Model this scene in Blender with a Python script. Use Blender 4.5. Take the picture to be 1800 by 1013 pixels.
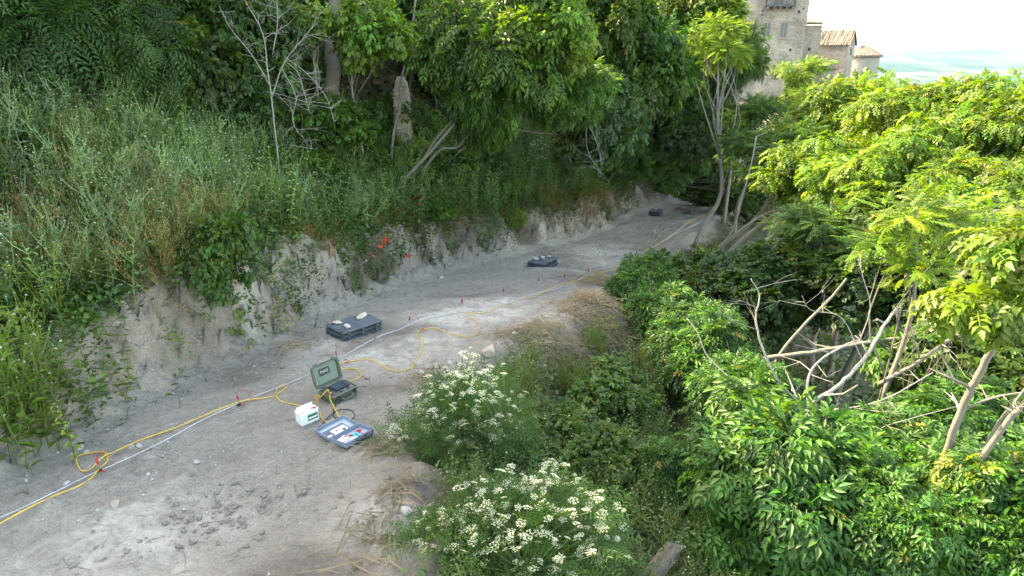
import bpy, bmesh, math, random
import numpy as np
from mathutils import Vector, Matrix, Euler

for o in list(bpy.data.objects): bpy.data.objects.remove(o)
scene = bpy.context.scene
C = scene.collection
R = math.radians

# ------------------------------------------------------------------ camera, world, sun, exposure
CAM_Z = 5.0
PITCH = R(20.0)
cam_d = bpy.data.cameras.new('camera'); cam = bpy.data.objects.new('camera', cam_d); C.objects.link(cam)
cam.location = (0, 0, CAM_Z); cam.rotation_euler = (R(90) - PITCH, 0, 0)
cam_d.lens = 24; cam_d.sensor_width = 36; cam_d.clip_start = 0.05; cam_d.clip_end = 60000
scene.camera = cam

SUN_EL, SUN_AZ = R(40), math.atan2(-0.86, 0.50)      # azimuth measured from +Y towards +X: sun beyond the wooded hill on the left
world = bpy.data.worlds.new('World'); scene.world = world; world.use_nodes = True
wn = world.node_tree.nodes; wl = world.node_tree.links
sky = wn.new('ShaderNodeTexSky'); sky.sky_type = 'NISHITA'; sky.sun_disc = False
sky.sun_elevation = SUN_EL; sky.sun_rotation = SUN_AZ
sky.air_density = 0.8; sky.dust_density = 1.6; sky.ozone_density = 0.3
wn['Background'].inputs['Strength'].default_value = 0.15
wl.new(sky.outputs[0], wn['Background'].inputs['Color'])
sun_d = bpy.data.lights.new('sun', 'SUN'); sun_d.energy = 2.0; sun_d.angle = R(0.55); sun_d.color = (1.0, 0.95, 0.86)
sun = bpy.data.objects.new('sun', sun_d); C.objects.link(sun)
sdir = Vector((math.sin(SUN_AZ) * math.cos(SUN_EL), math.cos(SUN_AZ) * math.cos(SUN_EL), math.sin(SUN_EL)))
sun.rotation_euler = (-sdir).to_track_quat('-Z', 'Y').to_euler()
vs = scene.view_settings
vs.view_transform = 'Standard'; vs.look = 'None'; vs.gamma = 1; vs.use_curve_mapping = False
vs.exposure = 3.4
vs.use_white_balance = True; vs.white_balance_temperature = 9200; vs.white_balance_tint = 5
scene.render.engine = 'CYCLES'
scene.cycles.max_bounces = 8; scene.cycles.transparent_max_bounces = 8

# ------------------------------------------------------------------ numpy noise
def _hash(ix, iy, seed):
    h = (ix.astype(np.int64) * 374761393 + iy.astype(np.int64) * 668265263 + seed * 1442695041) & 0x7fffffff
    h = ((h ^ (h >> 13)) * 1274126177) & 0x7fffffff
    return ((h ^ (h >> 16)) & 0xffff) / 65535.0
def vnoise(x, y, seed=0):
    x = np.asarray(x, float); y = np.asarray(y, float)
    ix = np.floor(x); iy = np.floor(y); fx = x - ix; fy = y - iy
    fx = fx * fx * (3 - 2 * fx); fy = fy * fy * (3 - 2 * fy)
    a = _hash(ix, iy, seed); b = _hash(ix + 1, iy, seed); c = _hash(ix, iy + 1, seed); d = _hash(ix + 1, iy + 1, seed)
    return (a + (b - a) * fx) * (1 - fy) + (c + (d - c) * fx) * fy - 0.5
def fbm(x, y, oct=4, seed=0):
    s = 0; a = 1.0
    for k in range(oct):
        s = s + a * vnoise(x * 2 ** k, y * 2 ** k, seed + k * 17); a *= 0.5
    return s
def sstep(a, b, x):
    t = np.clip((x - a) / (b - a), 0, 1); return t * t * (3 - 2 * t)

# ------------------------------------------------------------------ the lie of the land
ZP = np.array([(-30, 2.2), (0, .62), (6, .25), (9, .07), (11, -.03), (13, -.3), (16, -.8), (21, -1.65), (28, -2.75), (37, -4.0), (46, -5.3), (60, -8), (90, -14), (140, -26)])
def zp(y): return np.interp(y, ZP[:, 0], ZP[:, 1])
cp, sp_ = math.cos(PITCH), math.sin(PITCH)
def ray(px, py):                               # direction, for one metre of depth, of a point of the 1800 x 1013 view
    tx = (px - 900) / 1200.0; ty = (506.5 - py) / 1200.0
    return np.array([tx, cp + sp_ * ty, -sp_ + cp * ty])
def W(px, py, depth): return np.array([0, 0, CAM_Z]) + ray(px, py) * depth
def on_path(px, py):
    d = ray(px, py); t = 10.0
    for _ in range(40): t = 0.5 * t + 0.5 * (CAM_Z - zp(t * d[1])) / -d[2]
    return d[0] * t, d[1] * t
FOOT = np.array(sorted([on_path(*p)[::-1] for p in [(0, 842), (200, 738), (300, 690), (400, 650), (480, 615), (560, 565), (700, 508), (800, 476), (900, 452), (1000, 428), (1080, 398), (1140, 368), (1225, 350)]]))
EDGE = np.array(sorted([on_path(*p)[::-1] for p in [(690, 1013), (705, 880), (735, 745), (800, 668), (900, 612), (1040, 560), (1085, 500), (1150, 458), (1215, 420), (1262, 372)]]))
def _ext(a):
    s0 = (a[3, 1] - a[0, 1]) / (a[3, 0] - a[0, 0])
    pre = [(-30, a[0, 1] + s0 * (-30 - a[0, 0]) * .5)]
    post = [(60, a[-1, 1] + .46 * (60 - a[-1, 0])), (140, a[-1, 1] + .46 * (140 - a[-1, 0]))]
    return np.vstack([pre, a, post])
FOOT = _ext(FOOT); EDGE = _ext(EDGE)
EDGE[0] = (-30, EDGE[1, 1] - 1.0)
def foot(y): return np.interp(y, FOOT[:, 0], FOOT[:, 1])
def edge(y): return np.maximum(np.interp(y, EDGE[:, 0], EDGE[:, 1]), foot(y) + 1.6)
CASTLE = np.array([34.0, 84.0])
MOUNDS = [(*on_path(1042, 552), .75, .42), (*on_path(960, 592), .7, .25), (*on_path(870, 622), .5, .18)]
def h(x, y, fine=True):
    x = np.asarray(x, float); y = np.asarray(y, float)
    f = foot(y); e = edge(y); base = zp(y)
    d = f - x + 0.42 * fbm(y * .7, x * 0 + 3.3, 3, 5) + .12 * fbm(y * 2.6, x * .8, 3, 8) + .16 * (np.abs(fbm(y * 4.5, x * 7, 3, 28)) * 2 - .5) + .10 * fbm(y * 13, x * 15, 2, 29)
    k = .32 + .55 * sstep(9.5, 16, y)
    hs = 1.25 + .45 * sstep(9, 11, y) - .28 * sstep(12.5, 15, y) + .1 * sstep(22, 30, y)
    bank = np.where(d < .5, .26 * np.clip(d, 0, 9) / .5,
           np.where(d < 1.1, .26 + (hs - .26) * sstep(.42, 1.12, d) ** .8,
           hs + k * np.clip(d - 1.1, 0, 4.5) + .85 * np.clip(d - 5.6, 0, 8) + .25 * np.clip(d - 13.6, 0, 60)))
    bank = np.where(d > 0, bank, 0)
    er = x - e + .3 * fbm(y * 1.1, x * 0 + 9.1, 3, 15)
    fall = np.where(er > 0, .32 * np.clip(er, 0, 3) + .93 * np.clip(er - 3, 0, 6) + .45 * np.clip(er - 9, 0, 30) + .6 * np.clip(er - 39, 0, 300), 0)
    z = base + bank - fall
    z = z + 10.5 * np.exp(-(((x - CASTLE[0]) / 16) ** 2 + ((y - CASTLE[1]) / 15) ** 2))
    for mx, my, mr, mh_ in MOUNDS: z = z + mh_ * np.exp(-(((x - mx) / mr) ** 2 + ((y - my) / (mr * 1.2)) ** 2))
    onp = sstep(-.3, .2, x - f) * (1 - sstep(-.3, .4, x - e))
    z = z + .10 * fbm(x * .7, y * .7, 3, 2)
    if fine:
        z = z + .05 * fbm(x * 3, y * 3, 4, 31) + (1 - onp) * .26 * np.clip(fbm(x * 2.2, y * 2.2, 4, 77), -.6, .8) * (1 - sstep(20, 40, y))
        w = np.clip((x - f) / np.maximum(e - f, .5), 0, 1)
        tr = np.exp(-((w - .30) / .055) ** 2) + np.exp(-((w - .78) / .06) ** 2)
        along = y * 1.1 + x * .5
        bars = np.sign(np.sin(along * 26 + 3 * vnoise(x * 2, y * 2, 4))) * .5
        m = sstep(-.02, .22, vnoise(x * .33 + 7, y * .33, 41))
        z = z + onp * tr * m * (.022 * bars + .05 * fbm(x * 9, y * 9, 2, 55) - .015)
        rough = .45 + 1.1 * sstep(-.15, .35, vnoise(x * .55, y * .55, 66))
        z = z + onp * rough * (.055 * np.abs(fbm(x * 8, y * 8, 3, 91)) + .07 * np.clip(fbm(x * 4 + 3, y * 4, 3, 19) - .1, 0, 1) + .03 * vnoise(x * 17, y * 17, 13))
    return z
def G(px, py):                                  # where the sight line of a point meets the ground
    d = ray(px, py); t = np.arange(3, 120, .04)
    P = np.array([0, 0, CAM_Z]) + d * t[:, None]
    k = np.argmax(P[:, 2] < h(P[:, 0], P[:, 1]))
    return P[k] if k > 0 else P[-1]
def gz(x, y): return float(h(np.array([x]), np.array([y]))[0])

# ------------------------------------------------------------------ materials
def mat(name):
    m = bpy.data.materials.new(name); m.use_nodes = True
    nt = m.node_tree; b = nt.nodes['Principled BSDF']
    return m, nt, b
def N(nt, t, **kw):
    n = nt.nodes.new(t)
    for k, v in kw.items():
        if k.startswith('i_'): n.inputs[k[2:].replace('_', ' ')].default_value = v
        else: setattr(n, k, v)
    return n
def noise(nt, scale, detail=5, rough=.6, vec=None, out='Fac'):
    n = N(nt, 'ShaderNodeTexNoise'); n.inputs['Scale'].default_value = scale; n.inputs['Detail'].default_value = detail; n.inputs['Roughness'].default_value = rough
    if vec is not None: nt.links.new(vec, n.inputs['Vector'])
    return n.outputs[out]
def ramp(nt, fac, stops):
    r = N(nt, 'ShaderNodeValToRGB'); e = r.color_ramp.elements
    while len(e) > 1: e.remove(e[-1])
    e[0].position = stops[0][0]; e[0].color = (*stops[0][1], 1)
    for p, c in stops[1:]:
        x = e.new(p); x.color = (*c, 1)
    nt.links.new(fac, r.inputs[0]); return r.outputs[0]
def mix(nt, fac, a, b, mode='MIX'):
    m = N(nt, 'ShaderNodeMix', data_type='RGBA', blend_type=mode)
    for s, v in ((0, fac), (6, a), (7, b)):
        if isinstance(v, (int, float)): m.inputs[s].default_value = v
        elif isinstance(v, tuple): m.inputs[s].default_value = (*v, 1)
        else: nt.links.new(v, m.inputs[s])
    return m.outputs[2]
def bump(nt, hgt, dist, strength=1.0, nrm=None):
    b = N(nt, 'ShaderNodeBump'); b.inputs['Distance'].default_value = dist; b.inputs['Strength'].default_value = strength
    nt.links.new(hgt, b.inputs['Height'])
    if nrm is not None: nt.links.new(nrm, b.inputs['Normal'])
    return b.outputs[0]
def gpos(nt): return N(nt, 'ShaderNodeNewGeometry').outputs['Position']
def opos(nt): return N(nt, 'ShaderNodeTexCoord').outputs['Object']

def simple(name, col, rough=.6, var=.25, scale=30, bumpd=0, metal=0, spec=.5):
    m, nt, b = mat(name)
    p = opos(nt); n = noise(nt, scale, 4, .6, p)
    lo = tuple(c * (1 - var) for c in col); hi = tuple(min(1, c * (1 + var)) for c in col)
    nt.links.new(ramp(nt, n, [(.3, lo), (.7, hi)]), b.inputs['Base Color'])
    b.inputs['Roughness'].default_value = rough; b.inputs['Metallic'].default_value = metal
    b.inputs['Specular IOR Level'].default_value = spec
    if bumpd: nt.links.new(bump(nt, noise(nt, scale * 2.5, 4, .6, p), bumpd), b.inputs['Normal'])
    return m

def leaf_material(name, trans=.35, rough=.45, gain=1.0):
    m, nt, b = mat(name)
    a = N(nt, 'ShaderNodeAttribute', attribute_name='Col')
    n = noise(nt, 1.3, 2, .5, gpos(nt))
    v = ramp(nt, n, [(.3, (.82 * gain, .80 * gain, .66 * gain)), (.7, (1.22 * gain, 1.16 * gain, .95 * gain))])
    c = mix(nt, 1.0, a.outputs['Color'], v, 'MULTIPLY')
    nt.links.new(c, b.inputs['Base Color'])
    b.inputs['Roughness'].default_value = rough; b.inputs['Specular IOR Level'].default_value = .35
    tr = N(nt, 'ShaderNodeBsdfTranslucent')
    tc = mix(nt, 1.0, c, (1.9, 1.75, .7), 'MULTIPLY'); nt.links.new(tc, tr.inputs['Color'])
    ms = N(nt, 'ShaderNodeMixShader'); ms.inputs[0].default_value = trans
    nt.links.new(b.outputs[0], ms.inputs[1]); nt.links.new(tr.outputs[0], ms.inputs[2])
    nt.links.new(ms.outputs[0], nt.nodes['Material Output'].inputs['Surface'])
    return m
M_LEAF = leaf_material('leaf', .36)
M_HERB = leaf_material('herb', .28, .6)

def bark_material(name, lo, hi, scale=14):
    m, nt, b = mat(name)
    p = opos(nt); mp = N(nt, 'ShaderNodeMapping'); mp.inputs['Scale'].default_value = (1, 1, .25); nt.links.new(p, mp.inputs[0])
    n = noise(nt, scale, 6, .65, mp.outputs[0]); n2 = noise(nt, 2.0, 3, .5, p)
    c = mix(nt, n2, ramp(nt, n, [(.3, lo), (.68, hi)]), tuple(x * .7 for x in hi))
    nt.links.new(c, b.inputs['Base Color']); b.inputs['Roughness'].default_value = .85
    nt.links.new(bump(nt, n, .012), b.inputs['Normal'])
    return m
M_BARK = bark_material('bark_brown', (.06, .045, .032), (.17, .14, .11))
M_BARKG = bark_material('bark_grey', (.11, .095, .075), (.26, .235, .195), 9)
M_DEAD = bark_material('dead_wood', (.15, .13, .11), (.33, .30, .265), 12)
M_TWIG = bark_material('twig', (.13, .10, .075), (.30, .25, .2), 12)

def ground_material():
    m, nt, b = mat('loam')
    p = gpos(nt); a = N(nt, 'ShaderNodeAttribute', attribute_name='masks')
    sep = N(nt, 'ShaderNodeSeparateColor'); nt.links.new(a.outputs['Color'], sep.inputs[0])
    n1 = noise(nt, 1.1, 6, .62, p); n2 = noise(nt, 9, 8, .72, p); n3 = noise(nt, 60, 6, .75, p)
    base = ramp(nt, n1, [(.3, (.25, .228, .206)), (.5, (.36, .334, .308)), (.72, (.45, .424, .392))])
    base = mix(nt, .55, base, ramp(nt, n2, [(.32, (.16, .144, .13)), (.5, (.37, .344, .316)), (.68, (.54, .512, .476))]))
    base = mix(nt, .45, base, ramp(nt, n3, [(.36, (.13, .117, .106)), (.5, (.38, .354, .326)), (.64, (.64, .615, .58))]))
    vo = N(nt, 'ShaderNodeTexVoronoi'); vo.inputs['Scale'].default_value = 17; nt.links.new(p, vo.inputs['Vector'])
    peb = ramp(nt, vo.outputs['Distance'], [(.10, (1, 1, 1)), (.17, (0, 0, 0))])
    pm = N(nt, 'ShaderNodeMath', operation='MULTIPLY'); nt.links.new(peb, pm.inputs[0])
    vr = N(nt, 'ShaderNodeMath', operation='GREATER_THAN'); vr.inputs[1].default_value = .68
    sc = N(nt, 'ShaderNodeSeparateColor'); nt.links.new(vo.outputs['Color'], sc.inputs[0]); nt.links.new(sc.outputs[0], vr.inputs[0]); nt.links.new(vr.outputs[0], pm.inputs[1])
    base = mix(nt, pm.outputs[0], base, (.56, .55, .53))
    chn = N(nt, 'ShaderNodeMath', operation='MULTIPLY'); nt.links.new(sep.outputs[0], chn.inputs[0])
    nt.links.new(ramp(nt, n2, [(.32, (.15,) * 3), (.6, (1,) * 3)]), chn.inputs[1])
    base = mix(nt, chn.outputs[0], base, (.70, .68, .645))
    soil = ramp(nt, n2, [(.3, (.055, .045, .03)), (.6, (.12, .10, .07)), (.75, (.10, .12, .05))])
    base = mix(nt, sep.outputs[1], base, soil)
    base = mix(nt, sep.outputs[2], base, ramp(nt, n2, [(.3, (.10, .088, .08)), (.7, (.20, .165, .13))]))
    base = mix(nt, 1.0, base, (1.04, .99, .91), 'MULTIPLY')
    nt.links.new(base, b.inputs['Base Color']); b.inputs['Roughness'].default_value = .95; b.inputs['Specular IOR Level'].default_value = .15
    bn = bump(nt, n2, .10, 1.0); bn = bump(nt, n3, .030, 1.0, bn)
    nt.links.new(bn, b.inputs['Normal'])
    return m
M_GROUND = ground_material()
M_ROCK = simple('limestone', (.47, .45, .42), .9, .3, 14, .01, spec=.2)
M_ROCKB = simple('brown_limestone', (.43, .36, .29), .9, .28, 14, .01, spec=.2)
M_GRAVEL = simple('gravel', (.40, .38, .35), .95, .35, 3, spec=.2)
M_GREEN = simple('olive_plastic', (.075, .095, .062), .5, .12, 8)
M_GREENL = simple('olive_plastic_inside', (.15, .185, .145), .55, .1, 8)
M_BLACK = simple('black_plastic', (.022, .022, .024), .45, .2, 10)
M_PANEL = simple('dark_panel', (.04, .045, .05), .4, .15, 10)
M_SCREEN = simple('screen_glass', (.035, .05, .075), .12, .08, 3)
M_TRAY = simple('slate_plastic', (.062, .075, .088), .5, .3, 7)
M_WHITE = simple('white_plastic', (.74, .75, .74), .45, .06, 6)
M_LABEL = simple('green_label', (.03, .16, .08), .5, .1, 10)
M_BLUEG = simple('blue_grey_plastic', (.17, .21, .27), .45, .1, 8)
M_BLUEGL = simple('blue_grey_lining', (.30, .35, .40), .55, .1, 8)
M_FOAM = simple('dark_sleeve', (.075, .085, .135), .6, .1, 8)
M_PAPER = simple('paper', (.82, .82, .82), .7, .03, 8)
M_RED = simple('red_plastic', (.48, .02, .03), .4, .15, 20)
M_CYAN = simple('cyan_plastic', (.02, .40, .48), .4, .1, 20)
M_YELLOW = simple('yellow_cable', (.62, .39, .03), .5, .15, 6)
M_TAPE = simple('pale_rope', (.43, .45, .47), .5, .2, 3)
M_STEEL = simple('steel', (.45, .45, .46), .35, .15, 20, metal=1)
M_TEXT = simple('print_grey', (.45, .47, .45), .5, .05, 10)
M_RAG = simple('white_cloth', (.70, .70, .72), .85, .1, 12, .004)
M_STRAW = simple('straw', (.25, .185, .105), .85, .35, 2)

# ------------------------------------------------------------------ mesh helpers
def link(o, parent=None):
    C.objects.link(o)
    if parent is not None: o.parent = parent
    return o
def np_mesh(name, V, F, mats, col=None, smooth=False, midx=None):
    V = np.ascontiguousarray(V, np.float32); F = np.ascontiguousarray(F, np.int32)
    me = bpy.data.meshes.new(name); k = F.shape[1]
    me.vertices.add(len(V)); me.vertices.foreach_set('co', V.ravel())
    me.loops.add(F.size); me.loops.foreach_set('vertex_index', F.ravel())
    me.polygons.add(len(F)); me.polygons.foreach_set('loop_start', np.arange(0, F.size, k, dtype=np.int32))
    me.polygons.foreach_set('loop_total', np.full(len(F), k, np.int32))
    if smooth: me.polygons.foreach_set('use_smooth', np.ones(len(F), bool))
    for m in (mats if isinstance(mats, (list, tuple)) else [mats]): me.materials.append(m)
    if midx is not None: me.polygons.foreach_set('material_index', np.ascontiguousarray(midx, np.int32))
    if col is not None:
        at = me.color_attributes.new('Col' if col.shape[1] == 3 else 'masks', 'FLOAT_COLOR', 'POINT')
        c4 = np.ones((len(V), 4), np.float32); c4[:, :3] = col[:, :3]
        at.data.foreach_set('color', c4.ravel())
    me.update(calc_edges=True)
    return me
def ob(name, me, parent=None, loc=None, rot=None):
    o = bpy.data.objects.new(name, me); link(o, parent)
    if loc is not None: o.location = tuple(float(c) for c in loc)
    if rot is not None: o.rotation_euler = rot
    return o
def tag(o, label, cat, group=None, kind=None):
    if kind: o['kind'] = kind
    if label: o['label'] = label
    if cat: o['category'] = cat
    if group: o['group'] = group
    return o
def thing(name, label, cat, loc=(0, 0, 0), rotz=0, group=None):
    o = bpy.data.objects.new(name, None); C.objects.link(o); o.empty_display_size = .2
    o.location = tuple(float(c) for c in loc); o.rotation_euler = (0, 0, rotz)
    return tag(o, label, cat, group)
def dup(root, loc, rotz, label, group=None):
    r = root.copy(); C.objects.link(r); r.location = tuple(float(c) for c in loc); r.rotation_euler = (0, 0, rotz); r['label'] = label
    if group: r['group'] = group
    for ch in root.children:
        c = ch.copy(); C.objects.link(c); c.parent = r
        for g in ch.children:
            d = g.copy(); C.objects.link(d); d.parent = c
    return r

class MB:                                       # mixed-polygon builder
    def __init__(s): s.v = []; s.f = []
    def add(s, vs_, fs):
        o = len(s.v); s.v += [tuple(map(float, p)) for p in vs_]; s.f += [tuple(i + o for i in f) for f in fs]; return s
    def box(s, c, d, rz=0, taper=1.0, M=None):
        x, y, z = (q / 2 for q in d); vs_ = []
        for k, (sx, sy, sz) in enumerate([(-1, -1, -1), (1, -1, -1), (1, 1, -1), (-1, 1, -1), (-1, -1, 1), (1, -1, 1), (1, 1, 1), (-1, 1, 1)]):
            t = taper if sz > 0 else 1
            p = Vector((sx * x * t, sy * y * t, sz * z))
            if rz: p = Matrix.Rotation(rz, 3, 'Z') @ p
            p = p + Vector(c)
            if M is not None: p = M @ p
            vs_.append(p)
        return s.add(vs_, [(0, 3, 2, 1), (4, 5, 6, 7), (0, 1, 5, 4), (1, 2, 6, 5), (2, 3, 7, 6), (3, 0, 4, 7)])
    def loft(s, loops, cap0=True, cap1=True):
        n = len(loops[0]); vs_ = [p for l in loops for p in l]; fs = []
        for k in range(len(loops) - 1):
            for i in range(n):
                j = (i + 1) % n; fs.append((k * n + i, k * n + j, (k + 1) * n + j, (k + 1) * n + i))
        if cap0: fs.append(tuple(range(n))[::-1])
        if cap1: fs.append(tuple(range((len(loops) - 1) * n, len(loops) * n)))
        return s.add(vs_, fs)
    def tube(s, pts, rad, sides=6, closed=False):
        pts = [Vector(p) for p in pts]; n = len(pts)
        if not hasattr(rad, '__len__'): rad = [rad] * n
        up = None; loops = []
        for i, p in enumerate(pts):
            t = (pts[min(i + 1, n - 1)] - pts[max(i - 1, 0)])
            if t.length < 1e-7: t = Vector((0, 0, 1))
            t.normalize()
            if up is None:
                up = Vector((0, 0, 1)) if abs(t.z) < .9 else Vector((1, 0, 0))
            a = (up - t * up.dot(t))
            if a.length < 1e-5: a = Vector((1, .1, 0)) - t * t.x
            a.normalize(); up = a; b_ = t.cross(a)
            loops.append([p + (a * math.cos(2 * math.pi * k / sides) + b_ * math.sin(2 * math.pi * k / sides)) * rad[i] for k in range(sides)])
        return s.loft(loops)
    def build(s, name, m, parent=None, loc=None, rot=None, smooth=False, bevel=0, raw=False):
        me = bpy.data.meshes.new(name); me.from_pydata(s.v, [], s.f); me.materials.append(m)
        if bevel:
            bm = bmesh.new(); bm.from_mesh(me)
            bmesh.ops.bevel(bm, geom=list(bm.edges), offset=bevel, segments=2, affect='EDGES', profile=.6)
            bm.to_mesh(me); bm.free()
        if smooth: me.polygons.foreach_set('use_smooth', np.ones(len(me.polygons), bool))
        me.update()
        return me if raw else ob(name, me, parent, loc, rot)
def rr(sx, sy, r, z, n=4, c=(0, 0)):            # rounded rectangle loop
    out = []
    for q, (cx, cy) in enumerate([(sx / 2 - r, sy / 2 - r), (-sx / 2 + r, sy / 2 - r), (-sx / 2 + r, -sy / 2 + r), (sx / 2 - r, -sy / 2 + r)]):
        for k in range(n + 1):
            a = math.pi / 2 * (q + k / n); out.append((c[0] + cx + r * math.cos(a), c[1] + cy + r * math.sin(a), z))
    return out
def spline(P, n=8):
    P = [np.array(p, float) for p in P]; out = []
    Q = [2 * P[0] - P[1]] + P + [2 * P[-1] - P[-2]]
    for i in range(1, len(Q) - 2):
        for k in range(n):
            t = k / n
            out.append(.5 * ((2 * Q[i]) + (-Q[i - 1] + Q[i + 1]) * t + (2 * Q[i - 1] - 5 * Q[i] + 4 * Q[i + 1] - Q[i + 2]) * t * t + (-Q[i - 1] + 3 * Q[i] - 3 * Q[i + 1] + Q[i + 2]) * t ** 3))
    out.append(P[-1]); return out

# ------------------------------------------------------------------ foliage: templates and scatter
# template = (verts, tris, colour multiplier per vertex, absolute-colour flag per vertex)
def T_join(items):
    V, F, K, A = [], [], [], []; o = 0
    for v, f, k, a in items:
        V.append(v); F.append(f + o); K.append(k); A.append(a); o += len(v)
    return np.vstack(V), np.vstack(F), np.vstack(K), np.concatenate(A)
def T_leaf(L=1, w=.5, fold=.12, droop=.15, four=False, mul=1.0):
    if four:
        v = np.array([(0, 0, 0), (-w / 2, .42 * L, fold * w), (0, .45 * L, 0), (w / 2, .42 * L, fold * w), (0, L, -droop * L)], float)
        f = np.array([(0, 2, 1), (1, 2, 4), (0, 3, 2), (3, 4, 2)])
    else:
        v = np.array([(0, 0, 0), (-w / 2, .45 * L, fold * w), (0, L, -droop * L), (w / 2, .45 * L, fold * w)], float)
        f = np.array([(0, 2, 1), (0, 3, 2)])
    return v, f, np.full((len(v), 3), mul), np.zeros(len(v))
def T_xf(t, M=None, off=(0, 0, 0), mul=None):
    v, f, k, a = t; v = v.copy()
    if M is not None: v = v @ np.array(M).T
    return v + np.array(off), f, (k if mul is None else k * np.array(mul)), a
def rotm(ax, ang): return np.array(Matrix.Rotation(ang, 3, ax))
def T_pinnate(pairs, L, ll, lw, droop=.35, four=False, rnd=None, term=True, mul_tip=1.0, spread=65):
    rnd = rnd or random.Random(1); it = []
    for k in range(pairs):
        s = .25 + .72 * (k + .5) / pairs
        y = L * s; z = -droop * L * s * s
        sl = ll * (1 - .35 * abs(s - .5))
        for sd in (-1, 1):
            M = rotm('Z', -sd * R(spread + rnd.uniform(-9, 9))) @ rotm('X', R(-14 + rnd.uniform(-12, 6)))
            it.append(T_xf(T_leaf(sl, lw, .25, .22, four), M, (0, y, z), 1 + (mul_tip - 1) * s * s))
    if term: it.append(T_xf(T_leaf(ll, lw, .2, .3, four), rotm('X', R(-25)), (0, L * .97, -droop * L * .94), mul_tip))
    w = .006 * L / .4
    v = np.array([(-w, 0, 0), (w, 0, 0), (-w, L * .55, -droop * L * .3), (w, L * .55, -droop * L * .3), (0, L, -droop * L)])
    it.append((v, np.array([(0, 1, 3), (0, 3, 2), (2, 3, 4)]), np.tile(np.array([[1.5, 1.35, 1.1]]), (5, 1)), np.zeros(5)))
    return T_join(it)
def ribbon(pts, w0, w1, mul=1.0, absc=None):
    pts = np.array(pts, float); n = len(pts); v = []
    t = pts[-1] - pts[0]; side = np.cross(t, [0.3, 1, .2]); side /= np.linalg.norm(side) + 1e-9
    for i, p in enumerate(pts):
        w = w0 + (w1 - w0) * i / (n - 1); v += [p - side * w / 2, p + side * w / 2]
    f = []
    for i in range(n - 1): f += [(2 * i, 2 * i + 1, 2 * i + 3), (2 * i, 2 * i + 3, 2 * i + 2)]
    k = np.tile(np.array([absc if absc is not None else (mul,) * 3], float), (len(v), 1))
    return np.array(v), np.array(f), k, np.full(len(v), 0. if absc is None else 1.)
def T_dot(p, r, c):                             # a tiny flower head: three crossed facets
    v = np.array([(r, 0, 0), (-r * .5, r * .87, 0), (-r * .5, -r * .87, 0), (0, 0, r * .9)]) + np.array(p)
    return v, np.array([(0, 1, 3), (1, 2, 3), (2, 0, 3)]), np.tile(np.array([c], float), (4, 1)), np.ones(4)
def place(T, pos, M, col):                      # N copies of a template into arrays
    v, f, k, a = T; n = len(pos); m = len(v)
    V = np.einsum('nij,mj->nmi', M, v) + pos[:, None, :]
    F = (f[None] + (np.arange(n) * m)[:, None, None]).reshape(-1, 3)
    c = k[None] * np.where(a[None, :, None] > 0, 1, col[:, None, :])
    return V.reshape(-1, 3), F, c.reshape(-1, 3)
def merge(L):
    V, F, K = [], [], []; o = 0
    for v, f, k in L: V.append(v); F.append(f + o); K.append(k); o += len(v)
    return np.vstack(V), np.vstack(F), np.vstack(K)
def unit(a): return a / (np.linalg.norm(a, axis=-1, keepdims=True) + 1e-9)
def frames(yaxis, zhint, scale):
    y = unit(yaxis); z = unit(zhint - y * np.sum(zhint * y, -1, keepdims=True)); x = np.cross(y, z)
    return np.stack([x, y, z], -1) * scale[:, None, None]
def upright(rng, n, smin, smax, lean=.15):
    a = rng.uniform(0, 2 * np.pi, n); z = unit(np.stack([rng.normal(0, lean, n), rng.normal(0, lean, n), np.ones(n)], -1))
    xh = np.stack([np.cos(a), np.sin(a), np.zeros(n)], -1); x = unit(xh - z * np.sum(xh * z, -1, keepdims=True)); y = np.cross(z, x)
    return np.stack([x, y, z], -1) * rng.uniform(smin, smax, n)[:, None, None]
def pal(rng, n, cols, jit=.18):
    cols = np.array(cols); i = rng.integers(0, len(cols), n)
    return cols[i] * rng.normal(1, jit, (n, 1)).clip(.5, 1.6) * rng.normal(1, .05, (n, 3)).clip(.8, 1.2)

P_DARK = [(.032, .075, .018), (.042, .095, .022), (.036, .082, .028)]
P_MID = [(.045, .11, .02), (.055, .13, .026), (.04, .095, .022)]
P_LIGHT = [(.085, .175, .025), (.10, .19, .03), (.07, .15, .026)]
P_SUN = [(.10, .19, .025), (.12, .21, .03), (.085, .17, .025)]  # paler and yellower: sunlight put into the leaf colour
P_ELDER = [(.034, .115, .028), (.042, .13, .034), (.055, .145, .036)]
P_GREYG = [(.125, .21, .11), (.15, .23, .14), (.11, .19, .09)]
P_DRY = [(.26, .19, .09), (.32, .25, .13), (.20, .14, .07)]

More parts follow.
